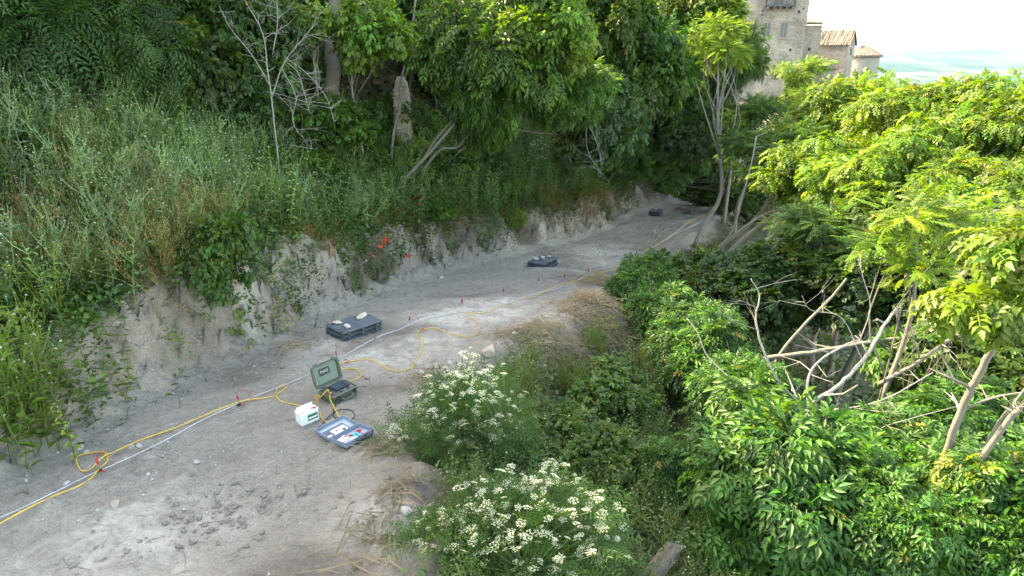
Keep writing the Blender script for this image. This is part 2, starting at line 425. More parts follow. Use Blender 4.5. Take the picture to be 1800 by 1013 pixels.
_r = random.Random(5)
T_AIL = [T_pinnate(9, .50, .115, .038, .40, False, _r, True, 1.15) for _ in range(2)]
T_AILN = [T_pinnate(10, .48, .11, .036, .38, True, _r, True, 1.25) for _ in range(2)]
T_WAL = [T_pinnate(3, .30, .15, .072, .45, False, _r, True, 1.0, 58) for _ in range(2)]
T_WALN = [T_pinnate(3, .30, .15, .072, .45, True, _r, True, 1.0, 58) for _ in range(2)]
T_ELD = [T_pinnate(2, .17, .105, .042, .35, False, _r, True, 1.1, 55), T_pinnate(3, .2, .10, .038, .4, False, _r, True, 1.1, 55)]
T_SIM = [T_join([T_xf(T_leaf(.10, .062, .15, .2), rotm('Z', R(a)) @ rotm('X', R(t)), (0, y, 0)) for a, t, y in ((-50, -10, .02), (45, -5, .05), (-15, -20, .09), (20, -15, .10))]) for _ in range(1)]
T_CON = [T_join([T_xf(T_leaf(.11 * (1 - .5 * s), .022, .1, .15), rotm('Z', R(sd * 52)) @ rotm('X', R(-12)), (0, .34 * s, -.08 * s * s)) for s in np.linspace(.05, 1, 7) for sd in (-1, 1)])]

def clump_leaves(rng, cl, T, n_per, smin, smax, cols, droop=.3, shell=.55, up=.8):
    out = []
    for t in T:
        c = np.array([q[0] for q in cl]); r = np.array([q[1] for q in cl])
        n = int(n_per / len(T)); w = r ** 2 / np.sum(r ** 2); idx = rng.choice(len(cl), n * len(cl), p=w)
        d = unit(rng.normal(0, 1, (len(idx), 3)) + np.array([0, 0, .35]))
        rad = r[idx] * (shell + (1 - shell) * rng.uniform(0, 1, len(idx)) ** .6) * rng.uniform(.85, 1.12, len(idx))
        pos = c[idx] + d * rad[:, None] * np.array([1, 1, .82])
        yax = d * .9 + rng.normal(0, .45, d.shape) + np.array([0, 0, -droop])
        zh = np.array([0, 0, up]) + d * .55 + rng.normal(0, .28, d.shape)
        M = frames(yax, zh, rng.uniform(smin, smax, len(idx)))
        cb = rng.normal(1, .16, len(cl)).clip(.6, 1.45)[idx][:, None] * np.stack([rng.normal(1.06, .14, len(cl)).clip(.75, 1.5), np.ones(len(cl)), rng.normal(1, .15, len(cl)).clip(.6, 1.4)], -1)[idx]
        cc = pal(rng, len(idx), cols, .22) * cb; yl = rng.uniform(0, 1, len(idx)) < .006; cc[yl] = np.array([.22, .20, .05]) * rng.uniform(.6, 1.1, (yl.sum(), 1))
        out.append(place(t, pos, M, cc))
    return merge(out)
def blob(rng, Rx, n, rlo, rhi, low=-.55):       # clump centres through a crown's volume
    L = []
    while len(L) < n:
        p = rng.normal(0, 1, 3); p /= np.linalg.norm(p); p *= rng.uniform(.25, 1) ** .5
        if p[2] < low: continue
        L.append((p * np.array(Rx) * rng.uniform(.82, 1.1), rng.uniform(rlo, rhi)))
    return L
def limbs(mb, rng, start_pts, cl, r0, frac=.6, sides=4):
    for c, r in cl:
        if rng.uniform() > frac: continue
        s = np.array(start_pts[rng.integers(0, len(start_pts))]); c = np.array(c)
        m1 = s * .6 + c * .4 + rng.normal(0, .10, 3) * np.linalg.norm(c - s) + np.array([0, 0, .06 * np.linalg.norm(c - s)])
        P = spline([s, m1, c], 3); k = len(P); rr0 = r0 * rng.uniform(.5, 1)
        mb.tube(P, [rr0 * (1 - .8 * i / (k - 1)) for i in range(k)], sides)
        for q in range(3):                      # twigs
            e = c + rng.normal(0, 1, 3) * r * .8
            mb.tube([c * .9 + m1 * .1, (c + e) / 2 + rng.normal(0, .05, 3), e], [rr0 * .22, rr0 * .16, rr0 * .07], 3)

SPEC = {
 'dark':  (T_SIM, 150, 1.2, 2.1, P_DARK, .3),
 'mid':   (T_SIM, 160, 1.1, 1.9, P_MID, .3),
 'light': (T_SIM, 170, .9, 1.6, P_LIGHT, .35),
 'con':   (T_CON, 90, 1.2, 2.0, P_DARK, .5),
 'elder': (T_ELD, 170, .75, 1.35, P_ELDER, .5),
 'eldtree': (T_ELD, 120, 1.1, 1.9, P_MID, .5),
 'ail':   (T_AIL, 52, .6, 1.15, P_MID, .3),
 'aillit': (T_AIL, 50, .55, 1.1, P_SUN, .25),  # ailanthus leaves again, with sunlight put into the palette
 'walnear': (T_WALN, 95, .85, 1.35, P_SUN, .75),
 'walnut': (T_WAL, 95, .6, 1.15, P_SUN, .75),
}
def foliage_mesh(name, seed, spec, cl, dens=1.0, size=1.0):
    rng = np.random.default_rng(seed); T, n, a, b, cols, droop = SPEC[spec]
    V, F, K = clump_leaves(rng, cl, T, n * dens * len(T) / len(T), a * size, b * size, cols, droop)
    return np_mesh(name, V, F, M_LEAF, K)
CACHE = {}
def crown_variant(spec, R3, n, rlo, rhi, seed, dens=1.0, size=1.0, low=-.55):
    key = (spec, R3, n, rlo, rhi, seed, dens, size)
    if key not in CACHE:
        rng = np.random.default_rng(seed); cl = blob(rng, R3, n, rlo, rhi, low)
        CACHE[key] = (foliage_mesh('crown', seed + 1, spec, cl, dens, size), cl)
    return CACHE[key]
REFS = {'dark': [(1.9, 40), (.9, 20)], 'mid': [(1.9, 40), (.75, 20)], 'light': [(1.6, 34), (.7, 13)], 'con': [(2.0, 30)], 'elder': [(.95, 36)], 'eldtree': [(1.5, 36)],
        'ail': [(1.8, 27)], 'aillit': [(1.5, 20), (.9, 15)], 'walnut': [(1.8, 38)]}
CLR = {'dark': (.42, .72), 'mid': (.40, .70), 'light': (.33, .56), 'con': (.42, .72), 'elder': (.22, .34), 'eldtree': (.33, .55), 'ail': (.33, .55), 'aillit': (.30, .50), 'walnut': (.36, .6)}
def tree(name, label, cat, centre, spec, R3, n, rlo, rhi, seed, trunk=.12, bark=None, base=None, dens=1.0, size=1.0, group=None, rz=None, mid=None, foot_z=None, low=-.8, share=None, parts=('trunk', 'crown')):
    mr = (R3[0] * R3[1]) ** .5; ref = min(REFS[spec], key=lambda q: abs(math.log(q[0] / mr))); big = ref is REFS[spec][0]
    k_ = 1.0 if big else .55 + .12 * (spec == 'aillit')
    lo_, hi_ = (q * k_ for q in CLR[spec])
    me, cl = crown_variant(spec, (ref[0], ref[0], ref[0] * .78), ref[1], lo_, hi_, 31 + (seed % 2 if spec not in ('con', 'dark') else 0) * 6 + len(spec), 1.0 if big else .55, 1.0 if big else .8, -.85)
    sc = (R3[0] / ref[0], R3[1] / ref[0], R3[2] / (ref[0] * .78)); rz = (seed * 2.399) % 6.283 if rz is None else rz
    if share is not None: sc = tuple(q * .9 for q in sc)
    cl = [(np.array(q) * np.array(sc), r * sc[0]) for q, r in cl]
    c = np.array(centre, float)
    if base is None: base = (c[0] - .25, c[1] + .2)
    fy, ey = float(foot(base[1])), float(edge(base[1]))
    if fy - .9 < base[0] < ey + .4: base = (fy - 2.2, base[1]) if base[0] - fy < (ey - fy) * .6 else (ey + .7, base[1])
    bz = gz(*base[:2]) - .12 if foot_z is None else foot_z
    b = np.array([base[0], base[1], bz])
    root = thing(name, label, cat, b, 0, group)
    cr = ob(parts[1], me, root, c - b, (0, 0, rz)); cr.scale = sc
    rng = np.random.default_rng(seed + 9)
    rel = c - b; mb = MB()
    mids = [rel * .33 + rng.normal(0, .05, 3) * np.linalg.norm(rel), rel * .68 + rng.normal(0, .05, 3) * np.linalg.norm(rel)] if mid is None else [np.array(q) - b for q in mid]
    tp = spline([np.zeros(3)] + mids + [rel + np.array([0, 0, R3[2] * .25])], 6); k = len(tp)
    mb.tube(tp, [trunk * (1 - .7 * i / (k - 1)) for i in range(k)], 8)
    cz, sz = math.cos(rz), math.sin(rz)
    clw = [(np.array([q[0] * cz - q[1] * sz, q[0] * sz + q[1] * cz, q[2]]) + rel, r) for q, r in cl]
    limbs(mb, rng, tp[k // 2:], clw, trunk * .35, .6 if share is None else .15)
    mb.build(parts[0], bark or M_BARK, root, smooth=True)
    return root

# ================================================================== THE SETTING
def grow(a, b, s0, g):
    out = [a]; s = s0
    while out[-1] < b: out.append(out[-1] + s); s *= g
    return np.array(out)
def build_ground():
    ys = np.concatenate([np.arange(-8, 3, .5), np.arange(3, 17, .056), grow(17, 140, .055, 1.022)])
    left = np.concatenate([-grow(1.8, 60, .08, 1.07)[::-1], -np.arange(.035, 1.8, .045)[::-1]])
    mid = np.linspace(0, 1, 76)
    right = np.concatenate([np.arange(.06, 2, .07), grow(2, 120, .09, 1.07)])
    Y = []; X = []
    f = foot(ys); e = edge(ys)
    X = np.concatenate([f[:, None] + left[None], f[:, None] + (e - f)[:, None] * mid[None], e[:, None] + right[None]], 1)
    Yg = np.repeat(ys[:, None], X.shape[1], 1)
    Z = h(X, Yg)
    V = np.stack([X, Yg, Z], -1).reshape(-1, 3); nr, nc = X.shape
    i = np.arange(nr * nc).reshape(nr, nc)
    F = np.stack([i[:-1, :-1], i[:-1, 1:], i[1:, 1:], i[1:, :-1]], -1).reshape(-1, 4)
    d = (foot(Yg) - X).ravel(); er = (X - edge(Yg)).ravel(); x = V[:, 0]; y = V[:, 1]
    chalk = np.zeros(len(V))
    for px, py, r, s in [(860, 545, 1.0, .9), (790, 560, .8, .7), (690, 605, .7, .8), (1010, 465, 1.3, .9), (1065, 440, 1.2, .8), (560, 622, .5, .6), (250, 950, .9, .5), (120, 985, .7, .4),
                         (960, 395, .8, .45), (905, 435, .6, .35), (680, 930, .5, .6), (420, 545, .5, .5), (1000, 545, .4, .6), (760, 600, .5, .5), (520, 390, .3, .7)]:
        g = G(px, py); chalk += 1.5 * s * np.exp(-(((x - g[0]) / r) ** 2 + ((y - g[1]) / (r * 1.3)) ** 2)) * (0.75 + 1.2 * fbm(x * 2.5, y * 2.5, 3, 61))
    n = fbm(x * .8, y * .8, 4, 12)
    hs = 1.25 + .5 * sstep(9, 12, y)
    veg = np.maximum(sstep(1.15, 1.7, d + .5 * n), sstep(.15, .9, er + .6 * n))
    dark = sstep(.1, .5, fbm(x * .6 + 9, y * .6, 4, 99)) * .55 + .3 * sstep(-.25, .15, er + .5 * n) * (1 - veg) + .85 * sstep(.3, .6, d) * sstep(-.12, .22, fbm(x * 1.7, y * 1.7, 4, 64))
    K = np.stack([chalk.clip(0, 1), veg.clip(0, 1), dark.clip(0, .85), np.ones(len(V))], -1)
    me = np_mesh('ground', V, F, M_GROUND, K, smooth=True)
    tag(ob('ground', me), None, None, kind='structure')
build_ground()

def build_valley():
    m, nt, b = mat('far_fields')
    p = gpos(nt)
    vo = N(nt, 'ShaderNodeTexVoronoi'); vo.inputs['Scale'].default_value = .0035; nt.links.new(p, vo.inputs['Vector'])
    sc = N(nt, 'ShaderNodeSeparateColor'); nt.links.new(vo.outputs['Color'], sc.inputs[0])
    fields = ramp(nt, sc.outputs[0], [(0, (.04, .065, .03)), (.3, (.10, .10, .055)), (.5, (.035, .06, .025)), (.7, (.15, .13, .09)), (1, (.06, .08, .04))])
    wood = ramp(nt, noise(nt, .0022, 6, .62, p), [(.46, (0, 0, 0)), (.53, (1, 1, 1))])
    c = mix(nt, wood, fields, (.025, .05, .02))
    nt.links.new(c, b.inputs['Base Color']); b.inputs['Roughness'].default_value = 1; b.inputs['Specular IOR Level'].default_value = 0
    rad = np.concatenate([grow(110, 26000, 8, 1.045)]); ang = np.radians(np.linspace(-75, 75, 260))
    A, Rr = np.meshgrid(ang, rad); X = Rr * np.sin(A); Y = Rr * np.cos(A)
    t = sstep(110, 900, Rr)
    Z = -40 - 190 * t + 90 * fbm(X / 1500, Y / 1500, 5, 3) * t + 95 * sstep(5000, 19000, Rr) + 110 * sstep(6000, 19000, Rr) * np.clip(fbm(X / 5200 + 4, Y / 5200, 4, 21), -.3, 1) - 160 * sstep(19500, 26000, Rr)
    V = np.stack([X, Y, Z], -1).reshape(-1, 3); nr, nc = X.shape; i = np.arange(nr * nc).reshape(nr, nc)
    F = np.stack([i[:-1, :-1], i[1:, :-1], i[1:, 1:], i[:-1, 1:]], -1).reshape(-1, 4)
    tag(ob('valley_hills', np_mesh('valley_hills', V, F[:, ::-1], m, None, True)), None, None, kind='structure')
build_valley()

# ------------------------------------------------------------------ the old houses on the ridge
def masonry(name, lo, hi, sc=2.2):
    m, nt, b = mat(name)
    p = opos(nt); br = N(nt, 'ShaderNodeTexBrick'); br.inputs['Scale'].default_value = sc
    br.inputs['Color1'].default_value = (*lo, 1); br.inputs['Color2'].default_value = (*hi, 1); br.inputs['Mortar'].default_value = (*[c * .72 for c in lo], 1)
    br.inputs['Mortar Size'].default_value = .03; br.inputs['Row Height'].default_value = .32; br.inputs['Brick Width'].default_value = .62
    mp = N(nt, 'ShaderNodeMapping'); mp.inputs['Rotation'].default_value = (R(90), 0, 0)
    co = N(nt, 'ShaderNodeCombineXYZ'); sx = N(nt, 'ShaderNodeSeparateXYZ'); nt.links.new(p, sx.inputs[0])
    ad = N(nt, 'ShaderNodeMath', operation='ADD'); nt.links.new(sx.outputs[0], ad.inputs[0]); nt.links.new(sx.outputs[1], ad.inputs[1])
    nt.links.new(ad.outputs[0], co.inputs[0]); nt.links.new(sx.outputs[2], co.inputs[1])
    dn = N(nt, 'ShaderNodeTexNoise'); dn.inputs['Scale'].default_value = 2.5; nt.links.new(p, dn.inputs['Vector'])
    vm = N(nt, 'ShaderNodeVectorMath', operation='MULTIPLY_ADD'); nt.links.new(dn.outputs['Color'], vm.inputs[0]); vm.inputs[1].default_value = (.18, .18, .18); nt.links.new(co.outputs[0], vm.inputs[2])
    nt.links.new(vm.outputs[0], br.inputs['Vector'])
    st = ramp(nt, noise(nt, .5, 6, .65, p), [(.35, (.62, .60, .57)), (.62, (1.12, 1.08, 1.02))])
    c = mix(nt, 1.0, br.outputs['Color'], st, 'MULTIPLY')
    c = mix(nt, .5, c, mix(nt, 1.0, c, ramp(nt, noise(nt, 9, 5, .7, p), [(.35, (.45, .43, .4)), (.65, (1.45, 1.4, 1.35))]), 'MULTIPLY'))
    nt.links.new(c, b.inputs['Base Color']); b.inputs['Roughness'].default_value = .95; b.inputs['Specular IOR Level'].default_value = .1
    nt.links.new(bump(nt, br.outputs['Fac'], -.05), b.inputs['Normal'])
    return m
M_WALL = masonry('rubble_wall', (.32, .29, .25), (.43, .395, .345))
M_WALLP = simple('plastered_wall', (.27, .25, .22), .95, .12, 1.2, .03, spec=.1)
M_TILE = simple('roof_tile', (.15, .122, .10), .9, .4, 3, .02, spec=.15)
M_HOLE = simple('dark_opening', (.03, .028, .026), .9, .2, 2)
M_SHUT = simple('weathered_shutter', (.12, .115, .11), .8, .25, 5)
M_IRON = simple('iron', (.05, .06, .06), .6, .2, 6)
M_STONE = simple('dressed_stone', (.25, .225, .19), .9, .15, 5, .01, spec=.15)

def house(label, centre, rz, dims, zb, roof, openings, wallmat=M_WALL, name='stone_house'):
    sx, sy, ht = dims
    root = thing(name, label, 'building', (centre[0], centre[1], zb), rz)
    w = MB().box((0, 0, ht / 2), (sx, sy, ht)); w.build('wall', wallmat, root)
    for face, u, z, ow, oh, kind in openings:    # face f: towards the camera (-y); r: right flank (+x)
        put = (lambda off: (u, -sy / 2 - off)) if face == 'f' else (lambda off: (sx / 2 + off, u))
        sz = (lambda a, t: (a, t)) if face == 'f' else (lambda a, t: (t, a))
        win = MB().box((0, 0, 0), (*sz(ow, .05), oh)).build('window', M_SHUT if kind == 's' else M_HOLE, root, (*put(.015), z))
        if oh > .5: MB().box((0, 0, oh / 2 + .09), (*sz(ow + .36, .16), .18)).build('lintel', M_STONE, win)
        if oh > .5: MB().box((0, 0, -oh / 2 - .07), (*sz(ow + .4, .22), .14)).build('sill', M_STONE, win)
        if kind != 'h':
            for s in (-1, 1):
                q = (s * (ow / 2 + .07), 0) if face == 'f' else (0, s * (ow / 2 + .07))
                MB().box((*q, 0), (*sz(.14, .13), oh)).build('jamb', M_STONE, win)
        if kind == 's':
            q = (0, -.04) if face == 'f' else (.04, 0)
            MB().box((*q, 0), (*sz(.07, .05), oh)).build('mullion', M_STONE, win)
    if roof:
        kind, rise, ov = roof
        m = MB(); n = max(8, int(sx / .30)) * 4
        if kind == 'lean':                       # one slope towards the camera, wavy barrel tiles and a ragged eave
            xs = np.linspace(-sx / 2 - ov, sx / 2 + ov, n); rng = np.random.default_rng(3)
            rows = [(-sy / 2 - ov, 0.02), (-sy / 6, rise * .36), (sy / 6, rise * .68), (sy / 2 + ov, rise)]
        else:
            xs = np.linspace(-sx / 2 - ov, sx / 2 + ov, n); rng = np.random.default_rng(4)
            rows = [(-sy / 2 - ov, -.1), (-sy / 4, rise * .5), (0, rise), (sy / 4, rise * .5), (sy / 2 + ov, -.1)]
        vs_ = []; fs = []
        for (yy, zz) in rows:
            for k, xx in enumerate(xs): vs_.append((xx, yy + rng.normal(0, .05), ht + zz + .07 * abs(math.sin(xx * math.pi / .30)) + rng.normal(0, .02) + .12))
        nn = len(xs)
        for a in range(len(rows) - 1):
            for k in range(nn - 1): fs.append((a * nn + k, a * nn + k + 1, (a + 1) * nn + k + 1, (a + 1) * nn + k))
        o2 = len(vs_); vs_ += [(x, y, z - .12) for x, y, z in vs_]; fs += [tuple(i + o2 for i in f[::-1]) for f in fs]
        m.add(vs_, fs); m.build('roof', M_TILE, root)
        if kind == 'gable':
            g = MB()
            for s in (-1, 1):
                x0 = s * (sx / 2 - .13)
                g.add([(x0 - .125, -sy / 2, ht), (x0 - .125, sy / 2, ht), (x0 - .125, 0, ht + rise), (x0 + .125, -sy / 2, ht), (x0 + .125, sy / 2, ht), (x0 + .125, 0, ht + rise)],
                      [(0, 2, 1), (3, 4, 5), (0, 3, 5, 2), (1, 2, 5, 4), (0, 1, 4, 3)])
            g.build('gable', wallmat, root)
    return root
def corner(px, depth): p = W(px, 90, depth); return p[0], p[1]
# tall house with the iron balcony: its right-hand edge stands at x 1425 of the view
tx, ty = corner(1350, 78)
tw = house('tall stone house with an iron balcony and two upper windows', (tx, ty + 3.5), R(-8), (8.6, 7, 21.5), -9.0, None,
      [('f', .05, 15.0, .7, 1.55, 's'), ('f', 1.9, 15.0, .7, 1.55, 's'), ('f', 1.0, 18.7, 1.0, 2.1, 's'), ('f', -2.6, 15.3, .6, 1.3, 'h'), ('f', -2.4, 10.5, .6, 1.2, 'h'), ('f', 1.6, 10.3, .7, 1.3, 'h'), ('f', 3.3, 16.9, .25, .3, 'h'), ('f', -.9, 13.2, .25, .3, 'h'), ('f', 2.9, 12.9, .25, .3, 'h'), ('f', -3.2, 18.2, .6, 1.1, 'h'), ('f', -.6, 6.8, .8, 1.6, 'h')], name='tall_stone_house')
bal = MB().box((0, 0, 0), (3.1, 1.0, .14)).build('balcony', M_IRON, tw, (1.1, -4.02, 17.5))
rl = MB(); rl.box((0, -.45, 1.0), (3.1, .05, .06)); rl.box((0, -.45, .14), (3.1, .04, .05))
for s in (-1, 1): rl.box((s * 1.52, 0, 1.0), (.05, .9, .06))
for k in range(25): rl.box((-1.5 + k * .125, -.45, .55), (.03, .03, .94))
for s in (-1, 1):
    for k in range(7): rl.box((s * 1.52, -.4 + k * .13, .55), (.03, .03, .94))
rl.build('railing', M_IRON, bal)
for k in range(5): MB().box((0, 0, 0), (.12, .8, .22)).build('bracket', M_STONE, bal, (-1.3 + k * .65, .05, -.18))
rng = np.random.default_rng(2)
for k in range(16): MB().box((0, 0, 0), (.17, .06, .17)).build('putlog_hole', M_HOLE, tw, (rng.uniform(-4, 4), -3.51, 9 + 12 * rng.uniform(0, 1)))

hx, hy = corner(1410, 82)
house('lower stone house with a broken tiled eave beside the tall house', (hx, hy + 3), R(-8), (4.6, 6, 15.6), -9.0, ('lean', .9, .25),
      [('f', .9, 9.3, .6, 1.0, 'h'), ('f', -.9, 12.2, .28, .35, 'h'), ('f', 1.2, 12.9, .28, .35, 'h'), ('f', -.6, 9.9, .28, .3, 'h')])
cx_, cy_ = corner(1470, 88)
house('stone house with a pitched tile roof and gable end towards the valley', (cx_, cy_ + 2), R(-35), (5.2, 4.6, 12.2), -7.9, ('gable', 1.7, .22),
      [('r', -.1, 11.4, .8, .7, 'h'), ('r', -.8, 7.3, .25, .4, 'h'), ('r', .0, 7.3, .25, .4, 'h'), ('r', .8, 7.3, .25, .4, 'h'), ('f', -1.2, 8.2, .5, .8, 'h')])
ax_, ay_ = corner(1452, 84)
house('low stone annex below the pitched roof house', (ax_, ay_ + 1.2), R(-8), (3.0, 3.0, 9.6), -8.2, ('lean', .7, .2), [('f', .2, 8.0, .5, .6, 'h')])
# round tower with a conical tile roof
rx, ry = corner(1519, 96)
rt = thing('round_tower', 'plastered round tower with a low conical tile roof', 'tower', (rx, ry, -7.8))
MB().loft([[(2.15 * math.cos(a) * s, 2.15 * math.sin(a) * s, z) for a in np.linspace(0, 2 * math.pi, 29)[:-1]] for z, s in ((0, 1.1), (6, 1.02), (10.6, 1.0))]).build('wall', M_WALLP, rt, smooth=False)
cone = []
for z, s in ((10.5, 1.12), (10.75, 1.14), (11.2, .75), (11.7, .34), (12.0, .05)):
    cone.append([((2.15 * s + .06 * (k % 2)) * math.cos(a), (2.15 * s + .06 * (k % 2)) * math.sin(a), z + .04 * (k % 2)) for k, a in enumerate(np.linspace(0, 2 * math.pi, 61)[:-1])])
MB().loft(cone).build('roof', M_TILE, rt)

# ------------------------------------------------------------------ masonry pier in the hollow of the slope
def rock_mesh(name, seed, s=(1, 1, 1), m=M_ROCK, cut=.75, sub=2):
    rng = np.random.default_rng(seed); bm = bmesh.new(); bmesh.ops.create_icosphere(bm, subdivisions=sub, radius=1)
    pl = [(unit(rng.normal(0, 1, 3)), rng.uniform(cut - .2, cut + .12)) for _ in range(11)]
    for v in bm.verts:
        p = np.array(v.co)
        for n, dd in pl:
            t = p @ n - dd
            if t > 0: p = p - n * t
        v.co = Vector(p * np.array(s) + rng.normal(0, .018, 3) * np.array(s))
    me = bpy.data.meshes.new(name); bm.to_mesh(me); bm.free(); me.materials.append(m); return me
STONES = [rock_mesh('stone', k, (1, .7, .6), M_ROCKB, .7, 1) for k in range(6)]
pp = W(705, 150, 20.5)
pier = thing('masonry_pier', 'rough masonry pier in the dark hollow under the trees', 'wall', (pp[0], pp[1], pp[2] - .75))
core = MB().loft([rr(.50 * q, .34 * q, .1 * q, z, 3) for z, q in ((-3.0, 1.2), (.3, 1), (.6, .9), (.85, .7), (1.0, .4))]); core.build('core', M_ROCKB, pier)
rng = np.random.default_rng(8)
for row in range(11):
    z = -.3 + row * .115; wr = .25 if z < .55 else .25 - (z - .55) * .40
    for k in range(4):
        o = ob('stone', STONES[(row * 3 + k) % 6], pier, ((k - 1.5) * wr * .56 + (row % 2) * .05 - .02, -.17 + rng.uniform(-.02, .02), z), (0, 0, rng.uniform(-.3, .3)))
        o.scale = (wr * .30, .09, .085)

# ================================================================== THE SURVEY GEAR ON THE TRACK
def gp(px, py, dz=0):
    g = G(px, py); return np.array([g[0], g[1], gz(g[0], g[1]) + dz])
def flat(g, rad=.25):                            # lowest-lying safe height for something with a flat base
    a = np.linspace(0, 6.28, 9); return float(np.mean([gz(g[0] + rad * math.cos(t), g[1] + rad * math.sin(t)) for t in a]))

# --- olive instrument case, lid open. local x = hinge direction, -y = front with the handle
def olive_case(loc, rz):
    L, D, H = .47, .33, .135
    c = thing('instrument_case', 'open olive green instrument case with screen and lettered lid', 'instrument case', loc, rz)
    b = MB().loft([rr(L * .93, D * .91, .05, 0), rr(L * .97, D * .96, .05, .02), rr(L * .985, D * .975, .05, H - .03), rr(L + .02, D + .02, .05, H - .028), rr(L + .02, D + .02, .05, H), rr(L - .03, D - .03, .04, H), rr(L - .035, D - .035, .04, H - .02)])
    b.build('body', M_GREEN, c)
    MB().loft([rr(L - .05, D - .05, .03, 0), rr(L - .05, D - .05, .03, .012)]).build('control_panel', M_PANEL, c, (0, 0, H - .019))
    sc = MB().box((0, 0, 0), (.235, .165, .022)).build('screen', M_BLACK, c, (.045, .035, H + .008), bevel=.004)
    MB().box((0, 0, 0), (.215, .145, .003)).build('display', M_SCREEN, sc, (0, 0, .0125))
    for k in range(4): MB().loft([[(r * math.cos(a), r * math.sin(a), z) for a in np.linspace(0, 6.283, 13)[:-1]] for r, z in ((.013, 0), (.012, .016), (.008, .018))]).build('knob', M_BLACK if k % 2 else M_STEEL, c, (.16 - .065 * k, -.105, H - .007))
    for k in range(2): MB().loft([[(.010 * math.cos(a), .010 * math.sin(a), z) for a in np.linspace(0, 6.283, 11)[:-1]] for z in (0, .03)]).build('socket', M_RED if k == 0 else M_BLACK, c, (-.185, -.02 - .055 * k, H - .007))
    hd = MB().tube(spline([(-.085, 0, 0), (-.085, -.045, -.012), (-.06, -.062, -.02), (.06, -.062, -.02), (.085, -.045, -.012), (.085, 0, 0)], 4), .011, 6); hd.build('handle', M_GREEN, c, (0, -D / 2 - .004, H * .62))
    for s in (-1, 1): MB().box((0, 0, 0), (.045, .02, .06)).build('latch', M_BLACK, c, (s * .155, -D / 2 - .012, H - .03), bevel=.003)
    for s in (-1, 1): MB().box((0, 0, 0), (.07, .02, .022)).build('hinge', M_GREEN, c, (s * .13, D / 2 + .012, H + .002), bevel=.003)
    # the lid: built lying face up, then stood up about the hinge line
    lid = MB().loft([rr(L * .95, D * .94, .05, -.062), rr(L * .985, D * .975, .05, -.045), rr(L + .02, D + .02, .05, -.012), rr(L + .02, D + .02, .05, 0), rr(L - .03, D - .03, .04, 0), rr(L - .05, D - .05, .04, -.04)])
    lo = lid.build('lid', M_GREEN, c, (0, D / 2 + .02, H + .02))
    for v in lo.data.vertices: v.co.y += D / 2
    lo.rotation_euler = (R(76), 0, 0)
    MB().loft([rr(L - .06, D - .06, .03, 0), rr(L - .06, D - .06, .03, .004)]).build('lining', M_GREENL, lo, (0, D / 2, -.0395))
    MB().loft([rr(.19, .105, .016, 0), rr(.19, .105, .016, .003)]).build('name_plate', M_BLACK, lo, (-.02, D * .60, -.0345))
    MB().box((0, 0, 0), (.012, .07, .006)).build('lid_stay', M_STEEL, lo, (-.185, .09, -.030))
    for s in (-1, 1): MB().box((0, 0, 0), (.045, .02, .04)).build('catch', M_GREEN, lo, (s * .155, D + .012, -.012), bevel=.003)
    fc = bpy.data.curves.new('t', 'FONT'); fc.body = 'MAE'; fc.size = .072; fc.align_x = 'CENTER'; fc.align_y = 'CENTER'; fc.extrude = .0008; fc.space_character = 1.05
    fo = bpy.data.objects.new('t', fc); C.objects.link(fo); dg = bpy.context.evaluated_depsgraph_get(); dg.update()
    me = bpy.data.meshes.new_from_object(fo.evaluated_get(dg)); bpy.data.objects.remove(fo); me.materials.clear(); me.materials.append(M_TEXT)
    ob('lettering', me, lo, (-.02, D * .60, -.0302))
    return c
g = gp(596, 697); g[2] = flat(g) + .005
case = olive_case(g, R(53)); CASE = np.array(g)

# --- white battery
def battery(loc, rz):
    b = thing('battery', 'white car battery with a green label beside the olive case', 'battery', loc, rz)
    MB().loft([rr(.255, .162, .012, 0), rr(.262, .168, .012, .01), rr(.262, .168, .012, .155), rr(.27, .174, .012, .157), rr(.27, .174, .012, .178)]).build('housing', M_WHITE, b)
    MB().box((0, 0, 0), (.15, .003, .085)).build('label_sheet', M_LABEL, b, (.035, -.0885, .092))
    MB().box((0, 0, 0), (.13, .002, .022)).build('label_stripe', M_PAPER, b, (.035, -.0912, .085))
    MB().box((0, 0, 0), (.2, .055, .012)).build('vent_cover', M_WHITE, b, (0, -.02, .184), bevel=.003)
    MB().box((0, 0, 0), (.235, .012, .05)).build('carry_bar', M_WHITE, b, (0, .05, .203), bevel=.003)
    for s in (-1, 1): MB().loft([[(r * math.cos(a), r * math.sin(a), z) for a in np.linspace(0, 6.283, 11)[:-1]] for r, z in ((.011, 0), (.0095, .02))]).build('terminal', M_STEEL, b, (s * .1, -.06, .178))
    return b
g = gp(541, 741); g[2] = flat(g, .12); battery(g, R(47)); BATT = np.array(g)

